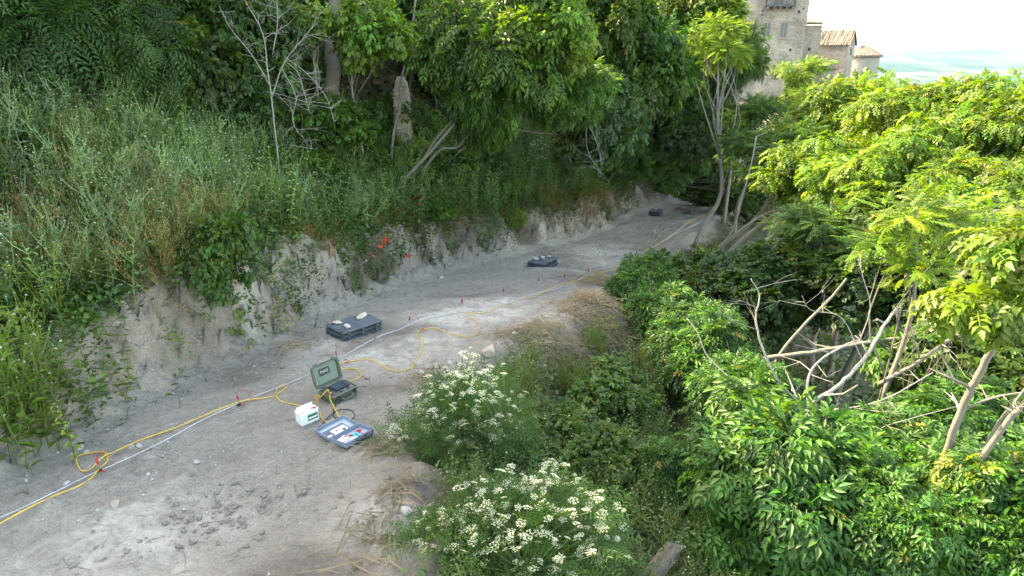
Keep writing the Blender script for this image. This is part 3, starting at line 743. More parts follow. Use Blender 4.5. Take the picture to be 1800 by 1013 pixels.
# --- blue-grey case lying open
def grey_case(loc, rz):
    L, D = .47, .32
    c = thing('tool_case', 'open blue grey plastic case with papers and red clips', 'tool case', loc, rz)
    def half(name, s, tilt, deep):
        m = MB().loft([rr(D * .95, L * .96, .025, 0), rr(D, L, .03, .012), rr(D, L, .03, deep), rr(D - .02, L - .02, .025, deep), rr(D - .03, L - .03, .025, .012)], True, False)
        o = m.build(name, M_BLUEG, c, (0, 0, .004))
        for v in o.data.vertices: v.co.x += s * (D / 2 + .004)
        o.rotation_euler = (0, tilt, 0)
        f = MB().loft([rr(D - .028, L - .028, .022, 0), rr(D - .028, L - .028, .022, .003)]).build('lining', M_BLUEGL, o, (s * (D / 2 + .004), 0, .012))
        return o
    a = half('lid', -1, R(3), .06); b = half('tray', 1, R(-7), .075)
    sl = MB().box((0, 0, 0), (.215, .33, .008)).build('sleeve', M_FOAM, a, (-D / 2 + .035, -.03, .021))
    MB().box((0, 0, 0), (.15, .21, .004)).build('paper_sheet', M_PAPER, sl, (.02, .035, .007))
    MB().box((0, 0, 0), (.05, .05, .0012)).build('printed_picture', M_PANEL, sl, (.035, .085, .0098))
    MB().box((0, 0, 0), (.05, .03, .0012)).build('printed_picture', M_FOAM, sl, (.0, -.005, .0098))
    MB().box((0, 0, 0), (.03, .06, .0012)).build('white_tag', M_PAPER, sl, (.03, -.135, .0052))
    for s in (-1, 1):
        MB().box((0, 0, 0), (.03, .05, .03)).build('latch', M_BLACK, a, (-D - .012, s * .14, .045), bevel=.004)
    MB().tube(spline([(0, -.07, 0), (.04, -.06, 0), (.045, 0, 0), (.04, .06, 0), (0, .07, 0)], 4), .012, 6).build('handle', M_BLACK, b, (D + .006, 0, .05))
    for s in (-1, 1): MB().box((0, 0, 0), (.012, .05, .03)).build('catch', M_BLUEG, b, (D + .012, s * .16, .06), bevel=.003)
    return c, b
g = gp(607, 768); g[2] = flat(g, .2) + .005
tcase, ttray = grey_case(g, R(-38)); TC = np.array(g)
Mt = Matrix.Translation(Vector(TC)) @ Matrix.Rotation(R(-38), 4, 'Z') @ Matrix.Rotation(R(-7), 4, 'Y')
def in_tray(x, y, z): return np.array(Mt @ Vector((x, y, z + .004)))
def clip_mesh(L=.085):
    m = MB(); m.loft([rr(.018 * s, .014 * s, .004, z, 2) for z, s in ((0, .5), (L * .25, 1), (L * .7, 1.15), (L, .55))]); return m.build('clip', M_RED, raw=True)
CLIP = clip_mesh()
JAW = MB().box((0, .004, -.014), (.008, .003, .034)).box((0, -.004, -.014), (.008, .003, .034)).build('jaw', M_STEEL, raw=True)
def loose_clip(p, yaw, label, group):
    t = thing('crocodile_clip', label, 'clip', p, 0, group)
    a = ob('clip', CLIP, t, (0, 0, .012), (R(90), 0, yaw)); j = ob('jaw', JAW, a); return t
for k, (x, y, ya) in enumerate([(.09, .10, 2.2), (.12, .07, 2.0), (.10, -.02, 1.9), (.08, -.09, 2.4), (.20, .12, .6)]):
    loose_clip(in_tray(x, y, .018), ya, 'red crocodile clip lying in the blue grey case', 'red clips in the blue grey case')
tag(ob('tape_roll', MB().loft([[(r * math.cos(a), r * math.sin(a), z) for a in np.linspace(0, 6.283, 21)[:-1]] for r, z in ((.022, 0), (.042, 0), (.042, .035), (.022, .035), (.022, 0))], False, False).build('tape_roll', M_CYAN, raw=True), None, in_tray(.19, .03, .017)), 'cyan roll of tape in the blue grey case', 'tape')
tag(ob('folded_paper', MB().box((0, 0, .004), (.09, .12, .006), .3).build('p', M_PAPER, raw=True), None, in_tray(.10, -.10, .017), (0, R(4), R(-38))), 'white folded paper under the red clips in the case', 'paper')
tag(ob('plastic_pouch', MB().loft([rr(.10, .08, .02, 0), rr(.11, .09, .03, .008), rr(.08, .06, .02, .02)]).build('p', M_WHITE, raw=True), None, in_tray(.24, -.03, .017), (0, 0, .3)), 'pale plastic pouch beside the cyan tape', 'pouch')

# --- core-sample trays in stacks
def tray(name, label, loc, rz, group):
    L, D, H = .86, .58, .07
    t = thing(name, label, 'tray', loc, rz, group)
    b = MB().loft([rr(L - .09, D - .09, .02, 0, 2), rr(L - .08, D - .08, .02, .040, 2)])
    b.build('body', M_BLACK, t)  # black wall colour paints the shaded gap between stacked trays
    MB().loft([rr(L - .01, D - .01, .02, .0405, 2), rr(L, D, .02, .044, 2), rr(L, D, .02, .058, 2), rr(L - .02, D - .02, .02, .062, 2)]).build('rim', M_TRAY, t)  # lighter than the body: light caught by the rim, put into colour
    n = 6
    for k in range(n):
        y = (k - (n - 1) / 2) * (D - .05) / n; w = (D - .05) / n
        MB().add([(-L / 2 + .02, y - w * .42, .0622), (L / 2 - .02, y - w * .42, .0622), (L / 2 - .03, y - w * .22, .078), (-L / 2 + .03, y - w * .22, .078),
                  (-L / 2 + .03, y + w * .22, .078), (L / 2 - .03, y + w * .22, .078), (L / 2 - .02, y + w * .42, .0622), (-L / 2 + .02, y + w * .42, .0622)],
                 [(0, 1, 2, 3), (3, 2, 5, 4), (4, 5, 6, 7), (0, 3, 4, 7), (1, 6, 5, 2)]).build('ridge', M_TRAY, t)
    def rib(x, y, sx, sy): MB().box((0, 0, 0), (sx, sy, .041)).build('rib', M_TRAY, t, (x, y, .0205))
    for k in range(6): rib(-L / 2 + .022, (k - 2.5) * .095, .04, .022)
    for k in range(6): rib(L / 2 - .022, (k - 2.5) * .095, .04, .022)
    for s in (-1, 1):
        for k in range(3): rib((k - 1) * .3, s * (D / 2 - .022), .05, .04)
    return t
FLATR = [rock_mesh('flat_stone', 40 + k, s, m) for k, (s, m) in enumerate([((.12, .07, .035), M_ROCKB), ((.085, .06, .05), M_ROCK), ((.15, .09, .045), M_ROCKB), ((.11, .09, .06), M_ROCK)])]
def stack(px, py, rz, n, where, stones, seed):
    g = gp(px, py); z = flat(g, .35) - .012; rng = random.Random(seed)
    grp = 'trays stacked ' + where; T0 = None
    for k in range(n):
        lab = 'slate grey ridged plastic tray, ' + (('top', 'bottom')[k == 0] if k in (0, n - 1) else ('second from the bottom' if n > 3 and k == 1 else 'middle' if n == 3 else 'second from the top')) + ' of the stack ' + where
        loc = (g[0] + rng.uniform(-.012, .012), g[1] + rng.uniform(-.012, .012), z + k * .074); a = rz + R(rng.uniform(-2.2, 2.2))
        if T0 is None: T0 = tray('core_tray', lab, loc, a, grp)
        else: dup(T0, loc, a, lab, grp)
    top = z + (n - 1) * .074 + .078
    for q, (lx, ly, me, sc, lab) in enumerate(stones):
        x = g[0] + lx * math.cos(rz) - ly * math.sin(rz); y = g[1] + lx * math.sin(rz) + ly * math.cos(rz)
        o = ob('stone', FLATR[me], None, (x, y, top + .026 * sc), (0, 0, rng.uniform(0, 3))); o.scale = (sc,) * 3
        tag(o, lab + where, 'stone', 'stones weighing down the tray stacks')
stack(624, 586, R(48), 3, 'beside the olive case', [(-.26, .16, 0, 1.0, 'flat brown stone on the left corner of the trays '), (-.24, -.13, 1, 1.0, 'pointed pale stone on the front corner of the trays '), (.24, .09, 2, 1.0, 'largest brown stone at the back of the trays ')], 1)
stack(954, 468, R(54), 3, 'under the chalky bank', [(-.18, .12, 3, 1.15, 'pale pointed stone on the left of the trays '), (.02, .02, 1, 1.3, 'pale stone in the middle of the trays '), (.26, -.02, 0, 1.0, 'brown stone at the right of the trays ')], 2)
stack(1152, 378, R(68), 4, 'farthest along the track', [(.05, .05, 1, 1.2, 'small stone on top of the trays ')], 3)
tag(ob('plastic_sheet', rock_mesh('sheet', 71, (.42, .28, .14), M_TRAY), None, gp(1212, 376, .02)), 'slate grey sheet heaped on the far end of the track', 'sheet')

# --- cables
def on_ground(pix, lift=.012, n=8, sub=True):
    P = [gp(*p[:2]) + np.array([0, 0, p[2] if len(p) > 2 else 0]) for p in pix]
    S = spline(P, n); out = []
    offs = np.interp(np.arange(len(S)) / n, np.arange(len(pix)), [p[2] if len(p) > 2 else 0 for p in pix])
    A = np.array(S); Z = h(A[:, 0], A[:, 1]); Zm = np.max([np.roll(np.pad(Z, 8, mode='edge'), q)[8:-8] for q in (-2, -1, 0, 1, 2)], 0); Z = np.convolve(np.pad(Zm, 3, mode='edge'), np.ones(7) / 7, 'valid') - .004 + lift + offs[:len(A)]
    return [(a[0], a[1], z) for a, z in zip(A, Z)]
def cable(name, pts, r, m, label, cat='cable', sides=6):
    return tag(MB().tube(pts, r, sides).build(name, m, smooth=True), label, cat)
Mc = Matrix.Translation(Vector(CASE)) @ Matrix.Rotation(R(53), 4, 'Z')
def incase(x, y, z): return np.array(Mc @ Vector((x, y, z)))
YR = .0078
pa = on_ground([(-60, 962), (60, 900), (150, 850), (175, 830, .03), (190, 808), (180, 798), (155, 800), (137, 812), (142, 827), (165, 827), (187, 808, .012), (230, 786), (320, 748), (420, 716, .03), (470, 702), (486, 696), (505, 682), (504, 678), (492, 681), (486, 694, .012), (492, 706), (515, 714), (545, 716), (560, 708)], YR)
pa += [tuple(q) for q in spline([pa[-1], gp(555, 702) + np.array([0, 0, .06]), incase(-.27, .06, .1), incase(-.2, -.01, .2), incase(-.185, -.02, .155)], 6)]
cable('survey_cable', pa, YR, M_YELLOW, 'yellow cable from the left edge looping past the battery to the olive case')
pb = [tuple(q) for q in spline([incase(-.185, -.075, .155), incase(-.23, -.12, .2), incase(-.28, -.17, .12), gp(597, 738, .012), gp(597, 748, .012), gp(588, 752, .012), gp(570, 742, .012), gp(563, 728, .012)], 6)]
cable('survey_cable', pb, YR * .9, M_YELLOW, 'short yellow lead between the olive case and the blue grey case')
pc = on_ground([(598, 677), (622, 671), (634, 664), (632, 655), (618, 650), (600, 651), (588, 657)], YR)
cable('survey_cable', pc, YR, M_YELLOW, 'yellow cable loop lying just behind the olive case')
pd = on_ground([(585, 652), (603, 642, .03), (625, 635), (650, 635), (670, 645), (695, 655), (720, 650), (733, 632), (741, 612), (740, 598), (733, 590), (740, 583), (765, 580), (800, 590), (830, 592), (843, 581), (838, 569), (818, 557), (822, 551), (850, 552), (880, 541), (905, 531), (940, 524), (985, 505), (1000, 499), (1045, 487), (1075, 478), (1105, 468), (1120, 455), (1150, 438), (1180, 418), (1210, 398), (1232, 384), (1244, 376)], YR)
cable('survey_cable', pd, YR, M_YELLOW, 'long yellow cable winding from behind the olive case up the track')
for k, pts in enumerate([[(1000, 500), (1015, 488), (1045, 480), (1060, 486), (1035, 492), (1005, 500)], [(1140, 420), (1150, 416), (1158, 420), (1148, 427), (1140, 422)], [(1195, 398), (1215, 390), (1225, 394), (1205, 402)]]):
    cable('cable_loop', on_ground(pts, YR), YR, M_YELLOW, ['slack yellow cable loop beside the straw on the track edge', 'small yellow cable coil half way up the far track', 'yellow cable loop at the far end of the track'][k])
cable('black_lead', [tuple(q) for q in spline([incase(-.15, -.15, .14), incase(-.2, -.19, .06), gp(586, 726, .01), gp(590, 736, .01), gp(612, 742, .01), gp(623, 735, .01), gp(618, 724, .01), gp(600, 722, .012), gp(586, 730, .022), gp(572, 742, .01), gp(566, 748, .01)], 7)], .0075, M_BLACK, 'black power lead curling in front of the olive case')
pt = on_ground([(-60, 950), (0, 917), (90, 873), (170, 836), (260, 792), (340, 753), (420, 716), (500, 680), (560, 652), (625, 618), (690, 588), (740, 566), (800, 553), (850, 546), (900, 535), (960, 517), (1010, 499), (1060, 478), (1110, 456), (1150, 440), (1195, 415), (1225, 398), (1246, 383)], .012)
cable('survey_rope', pt, .0062, M_TAPE, 'thin pale line stretched along the track beside the yellow cable', 'line')

# --- electrodes with red clips
ROD = MB().loft([[(.006 * math.cos(a), .006 * math.sin(a), z) for a in np.linspace(0, 6.283, 9)[:-1]] for z in (-.12, .16)]).build('rod', M_STEEL, raw=True)
EL = [(176, 832, 'next to the yellow loop at the left', True), (421, 716, 'between the left loop and the battery', True), (592, 634, 'behind the lid of the olive case', False), (721, 572, 'to the right of the nearest tray stack', False), (812, 540, 'on the chalky patch, fourth from the far end', False), (885, 520, 'third from the far end of the row', False), (947, 502, 'in front of the middle tray stack', False), (1034, 483, 'farthest of the row', False), (992, 496, 'beside the slack cable right of the middle tray stack', False)]
for k, (px, py, wh, near) in enumerate(EL):
    g = gp(px, py); t = thing('electrode', 'steel electrode with red clip ' + wh, 'electrode', g, 0, 'electrodes along the track')
    ob('rod', ROD, t); sc = 1.0 + .45 * (k > 3)
    c = ob('clip', CLIP, t, (.0, 0, .085), (R(_r.uniform(-8, 8)), R(_r.uniform(-12, 12)), _r.uniform(0, 3))); c.scale = (1.2 * sc, 1.2 * sc, 1.1)
    ob('jaw', JAW, c)
    MB().tube(spline([(0, 0, .19), (.04, .02, .25), (.12, .05, .18), (.19, .04, .03)], 5), .003, 4).build('wire', M_RED, t)
    if near: cl = ob('cable_clamp', MB().box((0, 0, 0), (.06, .03, .03)).build('c', M_BLACK, raw=True), t, (.0, 0, .02), (0, 0, .5)); ob('lower_clip', CLIP, t, (.03, -.03, .03), (R(80), 0, R(70)))
loose_clip(gp(606, 641, .02), R(120), 'red clip gripping the yellow cable behind the olive case', 'red clips')
loose_clip(BATT + np.array([.13, .03, .19]), R(300), 'red clip on the terminal of the white battery', 'red clips')
loose_clip(gp(741, 583, .02), R(60), 'red clip on the yellow cable right of the tray stack', 'red clips')

# ------------------------------------------------------------------ stones
RK = [rock_mesh('rock', 100 + k, (1, .75, .6), M_ROCK if k % 3 else M_ROCKB) for k in range(6)]
BIG = [(203, 888, .075, 'pale stone lying alone in the lower left of the track'), (245, 640 + 147, .055, 'pale stone below the yellow loop at the left'), (118, 856, .05, 'small pale stone by the cable at the left edge'), (232, 790, .06, 'pale stone between yellow loop and weeds'), (142, 789, .06, 'pinkish stone at the foot of the left weeds'), (152, 797, .055, 'white stone at the foot of the left weeds'),
       (205, 574, .09, 'pale stone set in the left bank'), (420, 540, .16, 'pale block jutting from the bank left of the trays'), (345, 815, .05, 'small flat stone in the middle of the near track'), (860, 622, .17, 'largest pale rock at the right edge of the track'), (1000, 545, .13, 'white rock beside the straw heap'), (790, 640, .06, 'small stone at the track edge above the hemlock'), (728, 772, .08, 'pale stone among the straw beside the blue grey case'), (715, 905, .09, 'pale stone below the hemlock at the track edge'), (596, 388, .10, 'white stone high in the bank near the poppies'), (640, 462, .09, 'white stone in the bank below the poppies'), (775, 490, .09, 'stone at the bank foot under the poppies'), (905, 590, .08, 'grey stone near the straw on the right edge')]
rng = random.Random(4)
for k, (px, py, s, lab) in enumerate(BIG):
    g = gp(px, py); o = ob('stone', RK[k % 6], None, g + np.array([0, 0, s * .2]), (rng.uniform(-.3, .3), rng.uniform(-.3, .3), rng.uniform(0, 6))); o.scale = (s,) * 3
    tag(o, lab, 'stone', 'stones lying on the track and bank')
def gravel():
    rng = np.random.default_rng(77); n = 6000
    y = 4 + 30 * rng.uniform(0, 1, n) ** 1.6; f = foot(y); e = edge(y); x = f - .9 + (e - f + 1.1) * rng.uniform(0, 1, n)
    keep = fbm(x * .9, y * .9, 3, 5) + rng.uniform(-.5, .5, n) > -.1; x, y = x[keep], y[keep]; n = len(x)
    oc = np.array([(1, 0, 0), (0, 1, 0), (-1, 0, 0), (0, -1, 0), (.1, .1, .7), (0, 0, -.6)]); fc = np.array([(0, 1, 4), (1, 2, 4), (2, 3, 4), (3, 0, 4), (1, 0, 5), (2, 1, 5), (3, 2, 5), (0, 3, 5)])
    s = .006 + .026 * rng.uniform(0, 1, n) ** 5
    a = rng.uniform(0, 6.28, n); M = np.zeros((n, 3, 3)); q = rng.uniform(.55, 1, n)
    M[:, 0, 0] = np.cos(a) * s; M[:, 0, 1] = -np.sin(a) * s * q; M[:, 1, 0] = np.sin(a) * s; M[:, 1, 1] = np.cos(a) * s * q; M[:, 2, 2] = s
    V, F, K = place((oc, fc, np.ones((6, 3)), np.zeros(6)), np.stack([x, y, h(x, y) + s * .25], -1), M, np.ones((n, 3)))
    tag(ob('gravel', np_mesh('gravel', V, F, M_GRAVEL)), None, None, kind='stuff')
def clods():
    rng = np.random.default_rng(79); A = []
    for px, py, sx, sy, n in [(330, 925, .5, .2, 60), (400, 900, .4, .15, 70), (455, 870, .4, .12, 60), (230, 960, .5, .2, 30), (700, 900, .25, .45, 70), (640, 700, .8, .5, 40), (1000, 430, 1.2, 1.5, 60), (340, 660, 1.2, .25, 110), (700, 510, 1.5, .4, 110), (950, 445, 1.5, .6, 90), (430, 640, .6, .3, 60)]:
        g = G(px, py); A.append(np.stack([g[0] + rng.normal(0, sx, n), g[1] + rng.normal(0, sy, n)], -1))
    A = np.vstack(A); x, y = A[:, 0], A[:, 1]; n = len(x); out = []
    s = .012 + .045 * rng.uniform(0, 1, n) ** 2; a = rng.uniform(0, 6.28, n); q = rng.uniform(.5, 1, n); w = rng.uniform(.45, .8, n)
    M = np.zeros((n, 3, 3)); M[:, 0, 0] = np.cos(a) * s; M[:, 0, 1] = -np.sin(a) * s * q; M[:, 1, 0] = np.sin(a) * s; M[:, 1, 1] = np.cos(a) * s * q; M[:, 2, 2] = s * w
    pos = np.stack([x, y, h(x, y) + s * .2], -1)
    for k in range(6):
        i = np.arange(n) % 6 == k; me = rock_mesh('c', 200 + k, (1, 1, 1), M_GROUND, .7, 1); v = np.array([p.co for p in me.vertices]); f = np.array([p.vertices for p in me.polygons])
        out.append(place((v, f, np.ones((len(v), 3)), np.zeros(len(v))), pos[i], M[i], np.ones((i.sum(), 3)))); bpy.data.meshes.remove(me)
    V, F, K = merge(out); tag(ob('earth_clods', np_mesh('earth_clods', V, F, M_GROUND)), None, None, kind='stuff')
clods()
gravel()

# ================================================================== LOW PLANTS (nobody could count them)
def T_weed(r, hgt=1.0, flower=(.42, .43, .38), nb=5):     # slender branching stalk with narrow leaves and small pale heads
    bx, by = r.uniform(-.16, .16), r.uniform(-.16, .16); it = []
    st = lambda t: np.array([bx * t * t, by * t * t, hgt * t])
    it.append(ribbon([st(t) for t in (0, .35, .7, 1)], .012, .006, 1.15))
    for k in range(9):
        t = r.uniform(.08, .9); a = r.uniform(0, 6.28)
        it.append(T_xf(T_leaf(r.uniform(.07, .16) * (1.15 - t * .6), .022 + .020 * (1 - t), .2, .35), rotm('Z', a) @ rotm('X', R(r.uniform(20, 60))), st(t)))
    for k in range(nb):
        t = r.uniform(.5, .92); a = r.uniform(0, 6.28); l = r.uniform(.12, .32)
        e = st(t) + np.array([math.cos(a) * l * .5, math.sin(a) * l * .5, l * .85])
        it.append(ribbon([st(t), (st(t) + e) / 2 + np.array([math.cos(a), math.sin(a), 0]) * .02, e], .007, .004, 1.2))
        it.append(T_xf(T_leaf(.07, .017, .2, .3), rotm('Z', a) @ rotm('X', R(40)), (st(t) + e) / 2))
        it.append(T_dot(e, r.uniform(.007, .016), flower if r.random() < .4 else (.14, .18, .09)))
    return T_join(it)
def T_nettle(r, hgt=.8, lw=.045):
    it = [ribbon([(0, 0, 0), (.03, .01, hgt * .5), (.02 + r.uniform(-.1, .1), r.uniform(-.08, .08), hgt)], .010, .005, 1.1)]
    for k in range(9):
        t = .15 + .82 * k / 8; a = k * 1.57 + r.uniform(-.3, .3); s = .12 * (1.1 - .6 * t)
        for q in (0, math.pi): it.append(T_xf(T_leaf(s, lw * (1.15 - .6 * t), .2, .35, False, 1.0 + .25 * t), rotm('Z', a + q) @ rotm('X', R(r.uniform(0, 25))), (.02 * t, 0, hgt * t)))
    return T_join(it)
def T_grass(r, hgt=.5, n=9, w=.009, spread=.35):
    it = []
    for k in range(n):
        a = r.uniform(0, 6.28); l = hgt * r.uniform(.6, 1.1); s = spread * r.uniform(.3, 1) * hgt
        d = np.array([math.cos(a), math.sin(a), 0])
        it.append(ribbon([d * .015, d * s * .35 + np.array([0, 0, l * .6]), d * s + np.array([0, 0, l * .93])], w, w * .3, r.uniform(.8, 1.2)))
    return T_join(it)
def T_oat(r, hgt=.9):                                      # seeding grass
    it = []
    for k in range(4):
        a = r.uniform(0, 6.28); s = r.uniform(.05, .25); d = np.array([math.cos(a), math.sin(a), 0]); e = d * s + np.array([0, 0, hgt * r.uniform(.8, 1.05)])
        it.append(ribbon([d * .01, d * s * .3 + np.array([0, 0, hgt * .5]), e], .005, .003, 1.1))
        for q in range(7):
            p = e + np.array([r.uniform(-.05, .05), r.uniform(-.05, .05), -r.uniform(-.04, .18)])
            it.append(T_xf(T_leaf(.035, .009, .2, .2, False, 1.3), rotm('Z', r.uniform(0, 6.28)) @ rotm('X', R(-60)), p))
    return T_join(it)
def T_cover(r, n=9, s=.07, rad=.13, hgt=.12):
    return T_join([T_xf(T_leaf(s * r.uniform(.7, 1.2), s * .75, .12, .2), rotm('Z', r.uniform(0, 6.28)) @ rotm('X', R(r.uniform(-25, 35))), (r.uniform(-rad, rad), r.uniform(-rad, rad), r.uniform(.02, hgt))) for _ in range(n)])
def T_feather(r, L=.26):                                   # finely cut hemlock leaf
    it = []
    for k in range(6):
        s = .2 + .8 * k / 5; l = .11 * (1.15 - .75 * s)
        for sd in (-1, 1):
            for q in range(3):
                it.append(T_xf(T_leaf(l * .5, .012, .1, .2), rotm('Z', -sd * R(48 + 22 * (q - 1))), (sd * l * .33 * q, L * s + l * .2 * q, -.12 * L * s * s)))
    it.append(T_xf(T_leaf(.06, .02), None, (0, L, -.12 * L)))
    return T_join(it)
rv = random.Random(11)
TW = [T_weed(rv, rv.uniform(.85, 1.15)) for _ in range(7)]
TN = [T_nettle(rv, rv.uniform(.7, .95)) for _ in range(4)]
TG = [T_grass(rv, .42) for _ in range(4)]
TGF = [T_grass(rv, .5, 12, .006, .5) for _ in range(3)]
TO = [T_oat(rv) for _ in range(4)]
TC = [T_cover(rv) for _ in range(5)]
TB = [T_cover(rv, 14, .10, .22, .45) for _ in range(4)]
TF = [T_feather(rv) for _ in range(3)]

def scatter(name, Ts, x, y, smin, smax, cols, lean=.15, seed=0, m=None, dz=-.03, jit=.2):
    rng = np.random.default_rng(seed + 500); n = len(x); out = []
    pick = rng.integers(0, len(Ts), n); z = h(x, y) + dz
    for k, T in enumerate(Ts):
        i = pick == k
        if i.any(): out.append(place(T, np.stack([x[i], y[i], z[i]], -1), upright(rng, i.sum(), smin, smax, lean), pal(rng, i.sum(), cols, jit)))
    V, F, K = merge(out)
    return tag(ob(name, np_mesh(name, V, F, m or M_HERB, K)), None, None, kind='stuff')
def zone_left(n, y0, y1, d0, d1, seed, mask=None, pw=1.0):
    rng = np.random.default_rng(seed); y = y0 + (y1 - y0) * rng.uniform(0, 1, n) ** pw; d = rng.uniform(d0, d1, n); x = foot(y) - d
    if mask is not None: k = mask(x, y, d, rng); x, y = x[k], y[k]
    return x, y
def zone_right(n, y0, y1, e0, e1, seed, mask=None, pw=1.0):
    rng = np.random.default_rng(seed); y = y0 + (y1 - y0) * rng.uniform(0, 1, n) ** pw; e = rng.uniform(e0, e1, n); x = edge(y) + e
    if mask is not None: k = mask(x, y, e, rng); x, y = x[k], y[k]
    k = np.all([((x - a) / r) ** 2 + ((y - b) / (r * 1.3)) ** 2 > 1.1 for a, b, r, _ in MOUNDS], 0)
    return x[k], y[k]
nz = lambda x, y, s, seed: fbm(x * s, y * s, 3, seed)
# the wooded side
x, y = zone_left(3300, 6, 17, .9, 6.4, 1, lambda x, y, d, r: (nz(x, y, 1.1, 3) + .25 * r.uniform(-1, 1, len(x)) > -.16)); scatter('tall_weeds', TW, x, y, .7, 1.5, P_GREYG, .2, 1, jit=.3)
x, y = zone_left(2600, 8, 20, 1.0, 6, 2, lambda x, y, d, r: (nz(x, y, .5, 13) > -.02)); scatter('nettles', TN, x, y, .7, 1.2, [(.06, .12, .03), (.08, .14, .035), (.05, .10, .03)], .13, 2)
x, y = zone_left(3000, 12, 40, .95, 3.9, 3, None, 1.35); scatter('slope_weeds', TW + TN + TN, x, y, .8, 1.6, [(.10, .19, .06), (.13, .22, .08), (.11, .20, .095)], .2, 3)
x, y = zone_left(4200, 5, 42, .9, 8, 4, None, 1.3); scatter('ground_cover', TC + TB, x, y, .7, 1.3, [(.035, .08, .02), (.05, .11, .025), (.03, .07, .02)], .3, 4)
x, y = zone_left(1900, 5.5, 13, .85, 4.2, 5, lambda x, y, d, r: nz(x, y, .8, 33) > -.1); scatter('seeding_grass', TO, x, y, .8, 1.2, [(.20, .17, .08), (.17, .18, .07), (.26, .20, .10)], .22, 5)
x, y = zone_left(8000, 5.5, 42, .30, 1.6, 6, lambda x, y, d, r: (nz(x, y, .7, 23) + .5 * (d - .75) + .2 * sstep(12, 15, y) > .07) & (r.uniform(0, 1, len(x)) < sstep(.3, 1.1, d) + .1), 1.2); scatter('bank_plants', TC + TB + TN[:1], x, y, .5, 1.1, [(.05, .11, .025), (.07, .14, .03), (.04, .09, .025)], .5, 6)
x, y = zone_left(2400, 13, 42, .75, 1.7, 7, lambda x, y, d, r: nz(x, y, .45, 53) > .02); scatter('dry_bank_grass', TGF + TG, x, y, .7, 1.3, [(.28, .16, .06), (.22, .15, .07), (.12, .13, .05)], .7, 7)
x, y = zone_left(3000, 9, 60, 5, 20, 8, None, 1.2); scatter('forest_undergrowth', TB, x, y, 1.2, 2.6, P_DARK, .3, 8, M_LEAF)
x, y = zone_left(120, 5, 25, -.9, .5, 9, lambda x, y, d, r: r.uniform(0, 1, len(x)) < .6); scatter('track_sprouts', TC + TG, x, y, .25, .6, P_MID, .3, 9)
# the falling side
x, y = zone_right(2800, 4, 16, .5, 4.5, 11, lambda x, y, e, r: nz(x, y, .7, 3) + .3 * r.uniform(-1, 1, len(x)) > -.2); scatter('verge_weeds', TW + TN, x, y, .5, .95, [(.06, .11, .035), (.085, .13, .05), (.05, .10, .03)], .25, 11)
x, y = zone_right(4800, 3.5, 40, .4, 9, 12, None, 1.5); scatter('verge_cover', TC + TB, x, y, .5, 1.05, [(.04, .10, .025), (.055, .125, .03), (.035, .085, .03)], .3, 12)
x, y = zone_right(2600, 4, 13, .55, 3.2, 13, lambda x, y, e, r: nz(x, y, .55, 73) > -.02); scatter('verge_grass', TGF, x, y, .8, 1.35, [(.10, .15, .055), (.13, .17, .07), (.085, .13, .045)], .25, 13)
x, y = zone_right(3000, 4, 70, 5, 30, 14, None, 1.4); scatter('valley_undergrowth', TB, x, y, 1.3, 2.8, P_MID + P_DARK, .3, 14, M_LEAF)
# straw and dead stalks
def straw_heap(px, py, rx, ry, n, hgt, label, seed):
    rng = np.random.default_rng(seed); g = gp(px, py); it = MB()
    a = rng.normal(0, rx * .5, n); b_ = rng.normal(0, ry * .5, n); q = np.exp(-(a / rx) ** 2 - (b_ / ry) ** 2); lump = .5 + 1.4 * np.clip(fbm(a * 5 + seed, b_ * 5, 2, seed) + .2, 0, 1)
    x = g[0] + a; y = g[1] + b_; z = h(x, y) + hgt * q * lump * rng.uniform(.05, 1, n); ang = rng.normal(.9, 1.1, n) + 2.5 * vnoise(a * 4, b_ * 4, seed); l = rng.uniform(.05, .30, n)
    for k in range(n):
        d = np.array([math.cos(ang[k]), math.sin(ang[k]), rng.normal(0, .28)]) * l[k]; p0 = np.array([x[k], y[k], z[k]]); w = rng.uniform(.6, 1.5)
        it.tube([p0 - d, p0 + rng.normal(0, .03, 3) + np.array([0, 0, .03]), p0 + d + np.array([0, 0, -.05])], [.005 * w, .0065 * w, .0035 * w], 3)
    me = it.build('dry_straw', M_STRAW, raw=True)
    for v in me.vertices: v.co = v.co - Vector(g)
    root = thing('straw_heap', label, 'straw heap', g, 0, 'heaps of dry straw on the right edge'); tag(ob('dry_straw', me, root), None, None, kind='stuff')
straw_heap(1045, 545, .75, 1.0, 700, .2, 'large heap of brown straw on the right edge of the track', 1)
straw_heap(955, 590, .8, .7, 430, .14, 'straw heap left of the large one at the bend', 2)
straw_heap(1060, 498, .5, .5, 260, .10, 'thin straw litter by the slack cable up the track', 3)
straw_heap(760, 668, .35, .4, 60, .08, 'straw and stalks at the track edge above the white umbels', 4)
straw_heap(690, 792, .4, .25, 55, .07, 'straw litter beside the blue grey case', 5)
straw_heap(650, 960, .4, .5, 70, .07, 'straw litter at the bottom of the track edge', 6)
straw_heap(705, 860, .25, .4, 60, .08, 'straw litter at the foot of the hemlock', 7)
straw_heap(510, 612, .4, .25, 45, .05, 'dry stalks lying left of the nearest trays', 8)
